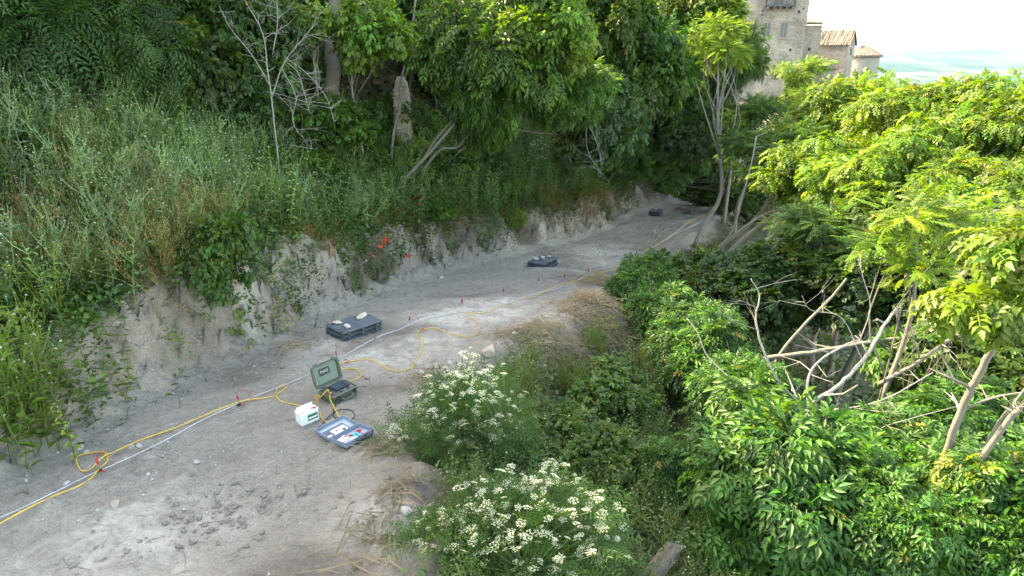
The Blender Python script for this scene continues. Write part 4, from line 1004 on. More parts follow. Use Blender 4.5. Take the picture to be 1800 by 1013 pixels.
def sticks():
    rng = np.random.default_rng(3); mb = MB()
    n = 220; y = 4.5 + 22 * rng.uniform(0, 1, n) ** 1.5; x = foot(y) + (edge(y) - foot(y)) * rng.uniform(0, 1, n) ** .6; a = rng.uniform(0, 6.28, n); l = rng.uniform(.03, .16, n); P = []
    for t in (-1, 0, 1):
        xx = x + np.cos(a) * l * t + rng.normal(0, .01, n); yy = y + np.sin(a) * l * t; P.append(np.stack([xx, yy, h(xx, yy) + .006 + .01 * rng.uniform(0, 1, n)], -1))
    for k in range(n): mb.tube([p[k] for p in P], [.003, .004, .002], 3)
    tag(mb.build('twig_litter', M_TWIG), None, None, kind='stuff')
sticks()

# ================================================================== TREES AND SHRUBS
def Gt(px, py):
    d = ray(px, py); t = np.arange(3, 120, .05); P = np.array([0, 0, CAM_Z]) + d * t[:, None]
    k = np.argmax(P[:, 2] < h(P[:, 0], P[:, 1])); return t[k] if k > 0 else 60.0
def tree_px(name, label, px, py, depth, spec, R3, n, rlo, rhi, seed, **kw):
    c = W(px, py, depth); return tree(name, label, kw.pop('cat', 'tree'), c, spec, R3, n, rlo, rhi, seed, **kw)
# --- the wood on the hill, back rows; some trees added only to block sun from the track
rng = random.Random(21); k = 0
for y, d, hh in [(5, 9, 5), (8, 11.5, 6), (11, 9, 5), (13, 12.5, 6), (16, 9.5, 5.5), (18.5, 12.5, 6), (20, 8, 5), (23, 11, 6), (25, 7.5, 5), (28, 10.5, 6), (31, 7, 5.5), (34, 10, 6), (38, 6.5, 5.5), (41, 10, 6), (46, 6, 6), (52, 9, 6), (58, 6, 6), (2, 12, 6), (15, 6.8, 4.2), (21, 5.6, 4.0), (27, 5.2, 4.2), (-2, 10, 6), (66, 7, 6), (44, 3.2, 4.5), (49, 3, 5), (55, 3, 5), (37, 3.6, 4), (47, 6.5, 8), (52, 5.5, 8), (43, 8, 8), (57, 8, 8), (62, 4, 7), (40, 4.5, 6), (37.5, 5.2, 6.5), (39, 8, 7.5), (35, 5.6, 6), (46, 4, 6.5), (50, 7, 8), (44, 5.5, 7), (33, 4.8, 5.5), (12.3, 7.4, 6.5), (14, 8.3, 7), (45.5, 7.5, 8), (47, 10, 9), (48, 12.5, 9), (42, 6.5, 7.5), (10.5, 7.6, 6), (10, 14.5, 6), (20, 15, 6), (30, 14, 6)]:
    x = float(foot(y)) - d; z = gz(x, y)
    tree('forest_tree', 'dark leafy tree in the dense wood up the slope, thickened with added trees to block the sun', 'tree', (x, y, z + hh * (.58 if d > 4.7 else .42)), ('dark', 'mid', 'dark')[k % 3], (2.3, 2.3, 2.5), 44, .5, .85, 900 + k, share=[701, 702, 703][k % 3], dens=1.0, size=1.5, trunk=.16, base=(x, y), group='dark trees of the hillside wood', rz=rng.uniform(0, 6), low=-.9)
    k += 1
LT = [ # label, px, py, depth (None = just before the slope), species, radii, clumps, clump radii
 ('feathery dark evergreen in the upper left corner', 60, 75, 13.2, 'con', (2.2, 1.8, 1.9), 34, .45, .75, {}),
 ('feathery dark evergreen right of the corner one, above the pale weeds', 215, 80, 14.2, 'con', (1.9, 1.6, 1.7), 30, .42, .7, {}),
 ('dark broadleaf tree at the top left behind the tall weeds', 350, 60, 15.3, 'dark', (1.9, 1.7, 1.7), 34, .4, .7, {}),
 ('dark ivy clad shrub behind the nettles', 400, 150, 15.2, 'dark', (1.3, 1.0, .9), 22, .3, .5, {}),
 ('light green maple sprays hanging left of the dark trunk', 335, 60, 14.2, 'light', (.55, .5, .35), 9, .2, .34, dict(dens=.5)),
 ('bright green maple right of the thick dark trunk', 650, 55, 16.5, 'light', (1.0, .8, .8), 20, .25, .42, dict(dens=.75)),
 ('small bright maple left of the thick dark trunk', 545, 40, 16.0, 'light', (.6, .5, .5), 10, .22, .36, dict(dens=.7)),
 ('leafy green shrub under the bare grey branches', 590, 215, 16.6, 'mid', (1.0, .7, .55), 18, .25, .42, {}),
 ('large elder tree leaning out over the middle of the bank', 860, 70, 18.0, 'eldtree', (1.9, 1.5, 1.5), 44, .35, .62, {}),
 ('sunlit pale green crown at the top centre', 965, 40, 17.2, 'light', (1.3, 1.2, 1.2), 28, .3, .55, {}),  # sunlit top of the elder, painted with a lighter leaf palette
 ('green elder thicket below the sunlit crown', 850, 190, 18.6, 'eldtree', (1.4, .9, .95), 30, .3, .5, {}),
 ('overhanging elder boughs right of the dark hollow', 985, 165, 19.5, 'eldtree', (1.3, 1.0, .9), 26, .3, .5, {}),
 ('dark trailing tree above the rusty grass bank', 1060, 215, 22.5, 'dark', (1.7, 1.2, 1.6), 40, .4, .62, {}),
 ('dense dark green tree overhanging the bend of the track', 1120, 110, 25.0, 'mid', (2.4, 2.0, 2.3), 54, .45, .8, {}),
 ('dark green shrub mass at the inside of the bend', 1170, 215, 30, 'dark', (2.0, 1.6, 1.8), 40, .45, .75, {}),
 ('leafy green tree left of the slender pale trunk', 1215, 130, 33, 'mid', (2.3, 2.0, 2.6), 50, .5, .85, {}),
 ('lighter leafy tree at the top, left of the stone houses', 1215, 20, 30, 'light', (2.3, 1.8, 1.6), 44, .45, .75, {}),
 ('dark shrub closing the far end of the track', 1235, 265, 38, 'mid', (2.0, 1.8, 1.8), 40, .5, .8, {}),
 ('tree crown right of the top centre, behind the sunlit one', 1060, 30, 23.5, 'mid', (1.8, 1.5, 1.5), 36, .4, .7, {}),
 ('shrub on the bank edge right of the rusty grass', 1095, 285, 27.5, 'mid', (1.2, .9, .7), 22, .3, .5, {}),
 ('shrub on the bank above the far trays', 1150, 272, 32, 'mid', (1.4, 1.1, .9), 24, .35, .55, {}),
 ('shrub on the bank right of the far white rag', 1195, 292, 36, 'mid', (1.5, 1.2, .9), 24, .35, .55, {}),
 ('shrub hanging over the last bend of the track', 1240, 300, 41, 'mid', (1.9, 1.5, 1.2), 28, .4, .65, {}),
 ('low shrub on the far bank face by the white rag', 1172, 322, 35, 'mid', (.8, .7, .5), 14, .3, .5, {}),
 ('low shrub on the bank at the last bend', 1212, 326, 39, 'mid', (1.0, .8, .6), 14, .3, .5, {}),
 ('low shrub where the track goes out of sight', 1245, 340, 42, 'mid', (1.1, .9, .7), 14, .3, .5, {}),
 ('leafy crown closing the end of the track, left one', 1238, 328, 46, 'mid', (1.9, 1.5, 1.1), 28, .4, .65, {}),
 ('leafy crown closing the end of the track, right one', 1275, 330, 43, 'mid', (1.6, 1.4, 1.1), 28, .4, .65, {}),
 ('leafy crown right of the winding pale trunk', 1305, 350, 37, 'mid', (1.6, 1.4, 1.2), 28, .4, .65, {}),
 ('dark trees filling the hollow behind the masonry pier', 720, 20, 21.5, 'dark', (1.9, 1.5, 1.0), 32, .4, .7, {}),
]
for k, (lab, px, py, dep, sp, R3, n, a, b_, kw) in enumerate(LT):
    c = W(px, py, dep); back = 1.0
    tree('conifer' if sp == 'con' else 'broadleaf_tree', lab, 'tree', c, sp, R3, n, a, b_, 300 + k * 7, trunk=.05, base=(min(c[0] - .3, float(foot(c[1] + 1.0)) - (2.3 if dep < 22 else 4.0)), c[1] + 1.0), bark=M_BARKG if sp in ('eldtree', 'light') else M_BARK, low=-.8, **kw)

def wood(name, label, cat, paths, m, base_px=None, group=None, sides=6, parts=None, seed=0, twigs=0):
    """paths: list of (list of (px, py, depth), r0, r1); the first is the trunk, the others its branches"""
    rngl = np.random.default_rng(seed)
    if name in ('bent_sapling', 'bare_elder', 'dead_sapling'):         # rooted where the slope really is
        dz_ = Gt(*paths[0][0][0][:2]) + .1 - paths[0][0][0][2]
        paths = [([(a, b, c + dz_) for a, b, c in pts], r0, r1) for pts, r0, r1 in paths]
    P0 = W(*paths[0][0][0]); root = thing(name, label, cat, P0, 0, group)
    for q, (pts, r0, r1) in enumerate(paths):
        Q = [W(*p) - P0 for p in pts]
        if q == 0 and name not in ('hanging_branch', 'fallen_log', 'brush_pile'):
            zg = gz(P0[0], P0[1]) - .1 - P0[2]
            if zg < -.2: Q = [np.array([-.05, .05, zg])] + Q      # carried down to where it is rooted
        P = spline(Q, 7); P = [p + (rngl.normal(0, r0 * .07, 3) if 0 < i < len(P) - 1 else 0) for i, p in enumerate(P)]
        k = len(P); mb = MB().tube(P, [(.62 if m is M_DEAD else .8) * (r0 + (r1 - r0) * i / (k - 1)) for i in range(k)], sides)
        o = mb.build('trunk' if q == 0 else 'branch', m, root, smooth=True)
        if twigs:
            tm = MB()
            for t in range(twigs):
                i = rngl.integers(k // 3, k); d = rngl.normal(0, 1, 3); d[2] = abs(d[2]) * .5; l = rngl.uniform(.2, .75)
                e = P[i] + unit(d) * l; m_ = (P[i] + e) / 2 + rngl.normal(0, .05, 3); w_ = max(r1 * .5, .004); tm.tube([P[i], m_, e], [w_, w_ * .7, w_ * .25], 4)
                for q_ in range(2):
                    e2 = m_ + (e - m_) * rngl.uniform(.3, 1) + rngl.normal(0, .5, 3) * l * .5; tm.tube([m_, (m_ + e2) / 2 + rngl.normal(0, .02, 3), e2], [w_ * .5, w_ * .4, w_ * .15], 3)
            tag(tm.build('twigs', m, o), None, None, kind='stuff')
    return root
wood('dark_trunk', 'thick dark shaggy trunk at the top left of centre', 'tree', [([(588, 190, 17.8), (583, 90, 17.9), (588, 0, 18), (590, -120, 18)], .26, .2), ([(583, 60, 17.9), (610, 0, 17.6), (640, -60, 17.4)], .07, .04)], M_BARK, seed=1, sides=9)
wood('bent_sapling', 'slender pale sapling with an S curve in front of the hollow', 'tree', [([(684, 325, 16.2), (688, 280, 16.2), (692, 235, 16.2), (702, 190, 16.2), (706, 140, 16.2), (716, 95, 16.2), (727, 30, 16.2), (733, -40, 16.2)], .055, .04)], M_BARKG, seed=2)
wood('grey_branches', 'tangle of bare grey branches at the top left', 'dead shrub', [([(478, 180, 13.9), (470, 120, 13.8), (462, 60, 13.7), (430, 0, 13.5)], 0.0279, 0.0120), ([(474, 150, 13.8), (445, 100, 13.7), (405, 50, 13.5), (385, 10, 13.3)], 0.0186, 0.0072), ([(478, 170, 13.8), (500, 110, 13.7), (540, 60, 13.5), (565, 20, 13.3)], 0.0217, 0.0090), ([(505, 110, 13.6), (525, 130, 13.3), (535, 165, 13.0), (545, 200, 12.8)], 0.0124, 0.0048), ([(500, 100, 13.6), (540, 130, 13.3), (575, 175, 12.9), (590, 230, 12.7)], 0.0124, 0.0036), ([(495, 120, 13.6), (520, 170, 13.1), (515, 215, 12.8), (548, 262, 12.5)], 0.0112, 0.0036), ([(480, 90, 13.7), (488, 40, 13.6), (485, -20, 13.5)], 0.0186, 0.0090)], M_DEAD, seed=3, twigs=14)
wood('dead_sapling', 'pair of pale bare stems right of the bent sapling', 'dead shrub', [([(775, 290, 17.6), (770, 230, 17.6), (765, 170, 17.5), (748, 130, 17.4), (735, 95, 17.3)], .02, .008), ([(775, 150, 17.8), (776, 70, 17.8), (770, 20, 17.8)], .05, .03)], M_BARKG, seed=4, twigs=5)
wood('bare_elder', 'leaning bare stems under the large elder tree', 'shrub', [([(805, 300, 17.7), (820, 240, 17.6), (850, 170, 17.4), (885, 110, 17.2), (905, 60, 17)], .035, .02), ([(870, 195, 17.3), (925, 182, 17), (960, 185, 16.8)], .025, .012), ([(905, 225, 18.6), (925, 190, 18.5), (930, 150, 18.4)], .07, .05), ([(830, 225, 17.5), (850, 205, 17.3), (910, 203, 17)], .022, .01), ([(940, 180, 18), (990, 210, 17.7), (1010, 260, 17.5)], .02, .006)], M_BARKG, seed=5, twigs=8)
wood('hanging_branch', 'bare hanging twigs above the rusty grass bank', 'dead branch', [([(1010, 190, 20.5), (1045, 240, 20.2), (1060, 300, 20)], .022, .006), ([(1030, 220, 20.3), (1035, 270, 20), (1070, 320, 20)], .015, .005)], M_DEAD, seed=6, twigs=10)

# --- slender ailanthus at the edge of the far track
def bough(label, px, py, dep, R3, n, a, b_, seed, spec='ail', trunk_paths=None, bark=M_BARKG, name='ailanthus_tree', dens=1.0, size=1.0, base=None, tr=.06, mid=None, group=None, rz=0, share=None, cat='tree'):
    c = W(px, py, dep)
    return tree(name, label, cat, c, spec, R3, n, a, b_, seed, trunk=tr, bark=bark, base=base, mid=mid, dens=dens, size=size, group=group, rz=rz, share=share, low=-.8)
b0 = W(1213, 470, 25); bough('slender ailanthus with a winding pale trunk beside the far track', 1262, 80, 26, (1.4, 1.3, .8), 26, .3, .5, 41, 'aillit', base=(b0[0], b0[1]), mid=[W(1238, 395, 25), W(1268, 335, 25.3), W(1262, 220, 25.6)], tr=.11, dens=1.0)
b1 = W(1218, 500, 23); bough('ailanthus leaning right over the slope from the far track edge', 1395, 265, 23.5, (2.0, 1.5, .9), 30, .3, .55, 42, 'ail', base=(b1[0], b1[1]), mid=[W(1270, 430, 23), W(1340, 370, 23)], tr=.10)
b2 = W(1240, 500, 22); bough('low ailanthus sprays over the leaning grey stems', 1440, 330, 21.5, (1.7, 1.3, .7), 22, .3, .5, 43, 'ail', base=(b2[0], b2[1]), mid=[W(1300, 425, 22), W(1370, 372, 22)], tr=.085)
wood('fallen_branch', 'long bare stem leaning right beside the far track', 'dead branch', [([(1222, 495, 22), (1262, 440, 22), (1330, 385, 21.6), (1410, 352, 21.4), (1450, 325, 21.2)], .07, .02), ([(1330, 385, 21.6), (1370, 392, 21.4), (1420, 380, 21)], .03, .01), ([(1262, 440, 22), (1290, 400, 21.8), (1318, 300, 21.6), (1330, 240, 21.6)], .06, .03)], M_BARKG, seed=8, twigs=7)
RT = [ # label, px, py, depth, species, radii, clumps, radii, dens
 ('ailanthus in front of the tall stone house', 1335, 215, 30, 'ail', (1.7, 1.6, 1.0), 26, .35, .6, .9),
 ('pale ailanthus top left of the iron balcony', 1262, 25, 33, 'aillit', (1.3, 1.3, 1.1), 18, .35, .6, .9),
 ('sparse ailanthus sprays before the lower stone house', 1400, 122, 36, 'aillit', (1.9, 1.3, .7), 9, .22, .34, .45),
 ('yellow green ailanthus crown below the gabled house', 1425, 185, 34, 'aillit', (1.6, 1.4, .7), 14, .35, .6, .8),
 ('dark shrub at the foot of the lower stone house', 1415, 170, 44, 'dark', (1.8, 1.6, .8), 24, .4, .7, 1.0),
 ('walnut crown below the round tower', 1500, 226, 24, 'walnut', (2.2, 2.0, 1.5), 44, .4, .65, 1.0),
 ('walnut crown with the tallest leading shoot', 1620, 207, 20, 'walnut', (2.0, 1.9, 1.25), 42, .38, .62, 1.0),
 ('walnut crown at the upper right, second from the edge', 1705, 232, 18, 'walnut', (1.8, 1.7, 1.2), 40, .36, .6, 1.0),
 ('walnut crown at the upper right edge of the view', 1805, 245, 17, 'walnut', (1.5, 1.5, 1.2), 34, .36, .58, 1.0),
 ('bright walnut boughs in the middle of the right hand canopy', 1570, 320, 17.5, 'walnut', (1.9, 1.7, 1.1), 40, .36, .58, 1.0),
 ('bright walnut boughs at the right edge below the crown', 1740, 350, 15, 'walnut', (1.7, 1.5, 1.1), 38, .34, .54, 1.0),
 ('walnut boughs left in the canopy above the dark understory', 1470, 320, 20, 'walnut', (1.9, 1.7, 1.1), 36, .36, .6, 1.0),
 ('green ailanthus filling the slope left of the walnuts', 1390, 270, 27, 'ail', (2.2, 1.8, 1.1), 32, .4, .65, 1.0),
 ('shaded ailanthus under the walnut canopy', 1520, 370, 17, 'ail', (1.9, 1.4, .9), 28, .35, .55, 1.0),
 ('shaded ailanthus left of the bright one', 1440, 420, 16, 'ail', (1.5, 1.2, .7), 20, .3, .5, .9),
 ('bright ailanthus with pinkish seed heads at the right', 1610, 425, 10.6, 'aillit', (.95, .9, .5), 16, .24, .38, 1.0),
 ('bright ailanthus right of the pinkish one', 1745, 385, 11.5, 'aillit', (1.1, .9, .55), 18, .25, .4, 1.0),
 ('ailanthus covering the left flank of the tall stone house', 1312, 95, 31, 'ail', (1.1, 1.1, 1.4), 20, .35, .6, .9),
 ('shrub in the hollow right of the brush pile', 1760, 640, 12.2, 'mid', (1.2, 1.0, .7), 26, .3, .5, 1.0),
 ('shrub in the hollow behind the brush pile', 1640, 640, 13.2, 'mid', (1.3, 1.0, .7), 26, .3, .5, 1.0),
 ('shaded leafy shrub behind the dead branches', 1340, 510, 16.5, 'dark', (1.9, 1.5, 1.1), 34, .35, .6, 1.0),  # shade put into the dark leaf palette, on the following shrubs too
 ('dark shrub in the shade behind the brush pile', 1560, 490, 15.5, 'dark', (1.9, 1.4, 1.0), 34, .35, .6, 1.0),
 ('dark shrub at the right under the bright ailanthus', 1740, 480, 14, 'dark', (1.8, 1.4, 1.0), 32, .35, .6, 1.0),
]
for k, (lab, px, py, dep, sp, R3, n, a, b_, de) in enumerate(RT):
    c = W(px, py, dep)
    tree({'walnut': 'walnut_tree', 'ail': 'ailanthus_tree', 'aillit': 'ailanthus_tree'}.get(sp, 'shrub'), lab, 'shrub' if sp in ('mid', 'dark') else 'tree', c, sp, R3, n, a, b_, 500 + k * 5, trunk=.11 if dep > 12 else .07, bark=M_BARKG, dens=de, base=(c[0] - .4, c[1] + .5), low=-.8)
SH = [
 ('big elder shrub in the lower right foreground', 1380, 865, 8.3, 'elder', (1.25, 1.1, .95), 54, .24, .36, 1.0),
 ('elder shrub right of the big one, at the bottom edge', 1560, 960, 7.6, 'elder', (.9, .8, .7), 34, .22, .34, 1.0),
 ('elder shrub in the lower right corner', 1745, 930, 7.6, 'elder', (.9, .8, .8), 34, .22, .34, 1.0),
 ('elder shrub behind the leaning trunks at the right', 1690, 790, 10.2, 'elder', (1.3, 1.0, .8), 38, .25, .4, 1.0),
 ('elder shrub below the brush pile', 1560, 810, 9.4, 'elder', (.9, .8, .6), 30, .22, .34, 1.0),
 ('elder bush on the track edge above the straw heap', 1135, 505, 15.2, 'elder', (.75, .7, .55), 26, .22, .34, 1.0),
 ('elder bush right of the large straw heap', 1170, 560, 13.6, 'elder', (.8, .7, .6), 26, .22, .34, 1.0),
 ('elder bush in the middle of the falling slope', 1240, 620, 12.4, 'elder', (.95, .85, .65), 32, .23, .36, 1.0),
 ('elder bush left of the dead tree', 1310, 690, 10.9, 'elder', (.8, .7, .5), 26, .22, .34, 1.0),
 ('low elder sprout between the lower umbels and the big elder', 1165, 830, 8.9, 'elder', (.42, .4, .35), 14, .2, .3, 1.0),
 ('leafy sprout above the lower umbels', 1060, 800, 9.0, 'mid', (.4, .35, .3), 14, .2, .3, 1.0),
 ('leafy shrub between the white umbels and the elders', 1075, 690, 11.2, 'mid', (.75, .6, .4), 22, .2, .32, .8),
 ('dark leafy shrub right of the upper white umbels', 985, 770, 9.6, 'mid', (.5, .5, .35), 16, .18, .28, .7),
 ('shaded shrub beside the leaning stems', 1215, 500, 19, 'mid', (1.2, 1.0, .8), 26, .3, .45, .9),
 ('round bramble bush on the left bank top', 395, 450, 11.3, 'mid', (.55, .5, .55), 26, .17, .28, .8),
]
for k, (lab, px, py, dep, sp, R3, n, a, b_, de) in enumerate(SH):
    c = W(px, py, dep)
    tree('elder_shrub' if sp == 'elder' else 'shrub', lab, 'shrub', c, sp, R3, n, a, b_, 700 + k * 5, trunk=.04, bark=M_TWIG, dens=de, size=1.0 if sp == 'elder' else .75, base=(c[0] - .1, c[1] + .2), low=-.9, parts=('stems', 'foliage'))

for k, (px, py, r, w) in enumerate([(575, 345, .6, 'right of the nettle slope'), (650, 315, .7, 'below the bent sapling'), (725, 300, .7, 'above the upper poppies'), (790, 325, .75, 'below the elder thicket'), (855, 315, .7, 'left of the flowering hemlock on the bank'), (890, 345, .55, 'above the young ailanthus'), (985, 315, .7, 'above the chalky face'), (770, 385, .45, 'right of the poppies at the bank edge'), (540, 310, .6, 'above the white rag'), (470, 330, .6, 'at the lower end of the nettles'), (700, 238, .75, 'in front of the masonry pier'), (760, 240, .7, 'right of the masonry pier'), (640, 250, .7, 'left of the masonry pier'), (820, 262, .7, 'under the leaning elder stems')]):
    g = gp(px, py); c = g + np.array([0, -.05, .45 * r + .1])
    tree('bank_shrub', 'leafy green shrub on the upper bank ' + w, 'shrub', c, ('mid', 'light')[k % 3 == 2], (r, r * .9, r * .8), 20, .2, .3, 1200 + k * 3, trunk=.025, bark=M_TWIG, base=(g[0] - .1, g[1] + .1), parts=('stems', 'foliage'), group='shrubs along the upper bank')
# --- dead tree, logs and leaning trunks on the falling slope
wood('dead_tree', 'bare grey dead tree with spreading branches behind the elder shrub', 'dead tree', [
 ([(1400, 790, 9.6), (1412, 750, 9.7), (1420, 715, 9.8), (1470, 680, 9.9), (1520, 630, 10.2), (1552, 575, 10.5), (1578, 540, 10.8)], .065, .035),
 ([(1418, 722, 9.8), (1370, 672, 9.7), (1340, 610, 9.7), (1328, 560, 9.7), (1335, 520, 9.7), (1320, 490, 9.7)], .032, .010),
 ([(1420, 715, 9.8), (1420, 668, 9.9), (1440, 635, 10), (1490, 605, 10.2), (1512, 598, 10.3)], .035, .018),
 ([(1425, 722, 9.8), (1490, 718, 9.7), (1560, 700, 9.6), (1640, 655, 9.5)], .032, .012),
 ([(1415, 735, 9.7), (1450, 745, 9.5), (1500, 770, 9.3), (1570, 745, 9.1), (1680, 715, 9)], .026, .008),
 ([(1515, 632, 10.2), (1480, 560, 10.2), (1425, 545, 10.2), (1410, 520, 10.2)], .014, .005),
 ([(1512, 598, 10.3), (1530, 540, 10.2), (1518, 490, 10.2), (1508, 455, 10.2)], .016, .006)], M_DEAD, seed=11, twigs=5)
wood('fallen_stick', 'pale bare stick reaching up from the elder bush', 'dead branch', [([(1312, 706, 10), (1290, 672, 10), (1245, 628, 10.2), (1226, 585, 10.3), (1208, 560, 10.4)], .02, .010)], M_DEAD, seed=12)
wood('fallen_log', 'long fallen trunk lying across behind the dead tree', 'log', [([(1330, 632, 13.2), (1440, 618, 13), (1540, 600, 12.8), (1690, 585, 12.4)], .07, .045)], M_BARKG, seed=13, twigs=4)
wood('fallen_log', 'fallen trunk slanting up to the right of the brush pile', 'log', [([(1545, 675, 11.6), (1610, 640, 11.4), (1665, 600, 11.2), (1740, 560, 11)], .05, .035)], M_BARKG, seed=14, twigs=4)
wood('leaning_branch', 'leaning bare branch left behind the dead tree', 'dead branch', [([(1362, 640, 13.4), (1410, 575, 13.2), (1455, 530, 13), (1488, 490, 12.8)], .05, .03)], M_BARKG, seed=15)
rb = np.random.default_rng(16); bp = []
for k in range(20):
    x0 = rb.uniform(1580, 1670); bp.append(([(x0, rb.uniform(660, 720), 11.6), (x0 + rb.uniform(-50, 50), rb.uniform(590, 660), 11.4), (x0 + rb.uniform(-90, 90), rb.uniform(530, 640), 11.2)], .008, .003))
wood('brush_pile', 'pile of dark dead twigs between the fallen trunks', 'brush pile', bp, M_TWIG, seed=16, sides=4)
wood('leaning_tree', 'pale trunk leaning right at the right edge, nearest the elder', 'tree', [([(1598, 960, 8.6), (1640, 860, 8.1), (1688, 725, 7.5), (1722, 655, 7.2), (1756, 590, 6.9)], .062, .045), ([(1690, 722, 7.5), (1745, 700, 7.3), (1810, 688, 7.2)], .022, .012), ([(1756, 590, 6.9), (1775, 545, 6.7), (1800, 500, 6.5)], .03, .012)], M_BARKG, seed=17, twigs=3)
wood('leaning_tree', 'forked pale trunk leaning out at the right edge', 'tree', [([(1635, 980, 8.2), (1690, 885, 7.8), (1722, 815, 7.5), (1765, 750, 7.2), (1810, 700, 7)], .055, .035), ([(1705, 862, 7.7), (1755, 840, 7.5), (1830, 810, 7.3)], .028, .018), ([(1715, 835, 7.6), (1745, 760, 7.4), (1790, 700, 7.2), (1830, 650, 7)], .025, .015)], M_BARKG, seed=18, twigs=3)
for k, (px, py, dep, R3, n, lab) in enumerate([(1745, 535, 6.4, (.42, .35, .14), 9, 'near walnut sprays on the leaning trunk at the right'), (1800, 425, 6.2, (.25, .25, .22), 7, 'near walnut sprays cut by the right edge'), (1705, 835, 7.4, (.16, .14, .12), 4, 'small yellowish leaf tuft on the forked trunk')]):
    c = W(px, py, dep); me, cl = crown_variant('walnear', R3, n, .12, .2, 860 + k, .22, .72 if k < 2 else .5)
    root = thing('walnut_spray', lab, 'foliage', c); ob('leaves', me, root)
    mb = MB()
    for q, r in cl: mb.tube(spline([np.array([.05, .1, -.12]), np.array(q) * .5 + np.array([0, 0, -.03]), np.array(q)], 4), .006, 4)
    mb.tube([(.05, .1, -.12), (.07, .14, -.25)], .012, 5); mb.build('stems', M_TWIG, root)
# broken charred log at the bottom
lb = W(1140, 1020, 7.3); lg = thing('broken_log', 'broken split log at the bottom beside the elder shrub', 'log', lb)
d = W(1205, 935, 7.4) - lb; rngl = np.random.default_rng(6); ax = d / np.linalg.norm(d); e1 = unit(np.cross(ax, [0, 0, 1.])); e2 = np.cross(e1, ax); loops = []; inner = []
prof = rngl.uniform(.8, 1.15, 16); jag = rngl.uniform(-.16, .12, 16)
for i in range(11):
    t = -.4 + 1.05 * i / 10; loops.append([tuple(d * t + (e1 * math.cos(a) + e2 * math.sin(a)) * .095 * prof[q] * (1 + .06 * rngl.normal()) + (ax * jag[q] if i == 10 else 0)) for q, a in enumerate(np.linspace(0, 6.283, 17)[:-1])])
    inner.append([tuple(d * t + (e1 * math.cos(a) + e2 * math.sin(a)) * .078 * prof[q] + (ax * (jag[(q * 5) % 16] + .03) if i == 10 else 0)) for q, a in enumerate(np.linspace(0, 6.283, 17)[:-1])])
MB().loft(loops, True, False).build('charred_bark', M_BARK, lg); MB().loft(inner).build('heartwood', M_BARK, lg)

# ------------------------------------------------------------------ hemlock with white umbels
def umbel_mesh(seed):
    r = random.Random(seed); it = []
    for k in range(13):
        a = k * 2.4; q = .047 * math.sqrt(k / 13) * r.uniform(.85, 1.15); c = np.array([q * math.cos(a), q * math.sin(a), .02 - 5 * q * q])
        it.append(ribbon([(0, 0, -.035), c * .6, c], .0022, .0016, 1, (.14, .2, .06)))
        for j in range(7):
            b_ = r.uniform(0, 6.28); s = r.uniform(.002, .0105); it.append(T_dot(c + np.array([s * math.cos(b_), s * math.sin(b_), r.uniform(0, .004)]), r.uniform(.0036, .0055), (.76, .79, .80) if r.random() < .86 else (.5, .55, .25)))
    v, f, k, a = T_join(it); return np_mesh('umbel', v, f, M_HERB, k)
UMB = [umbel_mesh(k) for k in range(4)]
def hemlock(label, px, py, dep, R3, n_umb, n_leaf, seed, basexy=None):
    rng = np.random.default_rng(seed); c = W(px, py, dep); bx, by = (c[0], c[1] + .1) if basexy is None else basexy
    b = np.array([bx, by, gz(bx, by) - .03]); root = thing('hemlock_plant', label, 'plant', b, 0, 'hemlock plants on the right verge'); rel = c - b
    heads = []
    while len(heads) < n_umb:
        p = unit(rng.normal(0, 1, 3)); 
        if p[2] < -.35: continue
        p = p * rng.uniform(.55, 1.0) ** .35
        if p[2] < .1 and rng.uniform() < .45: continue
        heads.append(rel + p * np.array(R3) * rng.uniform(.72, 1.14) + np.array([0, 0, rng.normal(.02, .07)]))
    st = MB(); hubs = [rel + rng.normal(0, .4, 3) * np.array(R3) * np.array([1, 1, .5]) - np.array([0, 0, R3[2] * .35]) for _ in range(7)]
    for q in hubs: st.tube(spline([np.array([rng.normal(0, .05), rng.normal(0, .05), 0]), q * .55 + rng.normal(0, .04, 3), q], 5), .009, 5)
    for q in heads:
        hb = min(hubs, key=lambda w: np.linalg.norm(w - q)); st.tube([hb, (hb + q) / 2 + np.array([0, 0, -.04]), q - np.array([0, 0, .03])], .0035, 4)
    st.build('stems', simple_green, root)
    idx = n_leaf; dd = unit(rng.normal(0, 1, (idx, 3))); pos = rel - np.array([0, 0, R3[2] * .25]) + dd * (rng.uniform(.1, 1, idx) ** .5)[:, None] * np.array(R3) * np.array([.98, .98, .9])
    out = []
    for k, T in enumerate(TF):
        i = np.arange(idx) % len(TF) == k
        M = frames(dd[i] + rng.normal(0, .4, (i.sum(), 3)), np.array([0, 0, 1.]) + rng.normal(0, .4, (i.sum(), 3)), rng.uniform(.7, 1.3, i.sum()))
        out.append(place(T, pos[i], M, pal(rng, i.sum(), [(.05, .125, .03), (.065, .145, .035), (.045, .11, .035)])))
    V, F, K = merge(out); ob('foliage', np_mesh('foliage', V, F, M_HERB, K), root)
    for k, q in enumerate(heads):
        o = ob('umbel', UMB[k % 4], root, q, (rng.normal(0, .3), rng.normal(0, .3), rng.uniform(0, 6))); o.scale = (rng.uniform(.5, 1.2),) * 3
simple_green = simple('green_stem', (.10, .16, .055), .6, .2, 5)
hemlock('tall hemlock with white umbels, the upper one at the track edge', 825, 740, 8.7, (.72, .6, .82), 250, 900, 1)
hemlock('widest white flowered hemlock at the bottom of the view', 945, 935, 6.7, (.85, .65, .58), 240, 800, 2)
hemlock('small hemlock at the bottom, left of the widest one', 768, 950, 6.8, (.32, .28, .30), 44, 190, 3)
hemlock('smallest pale hemlock beside the blue grey case', 700, 765, 8.6, (.16, .15, .14), 12, 40, 4)
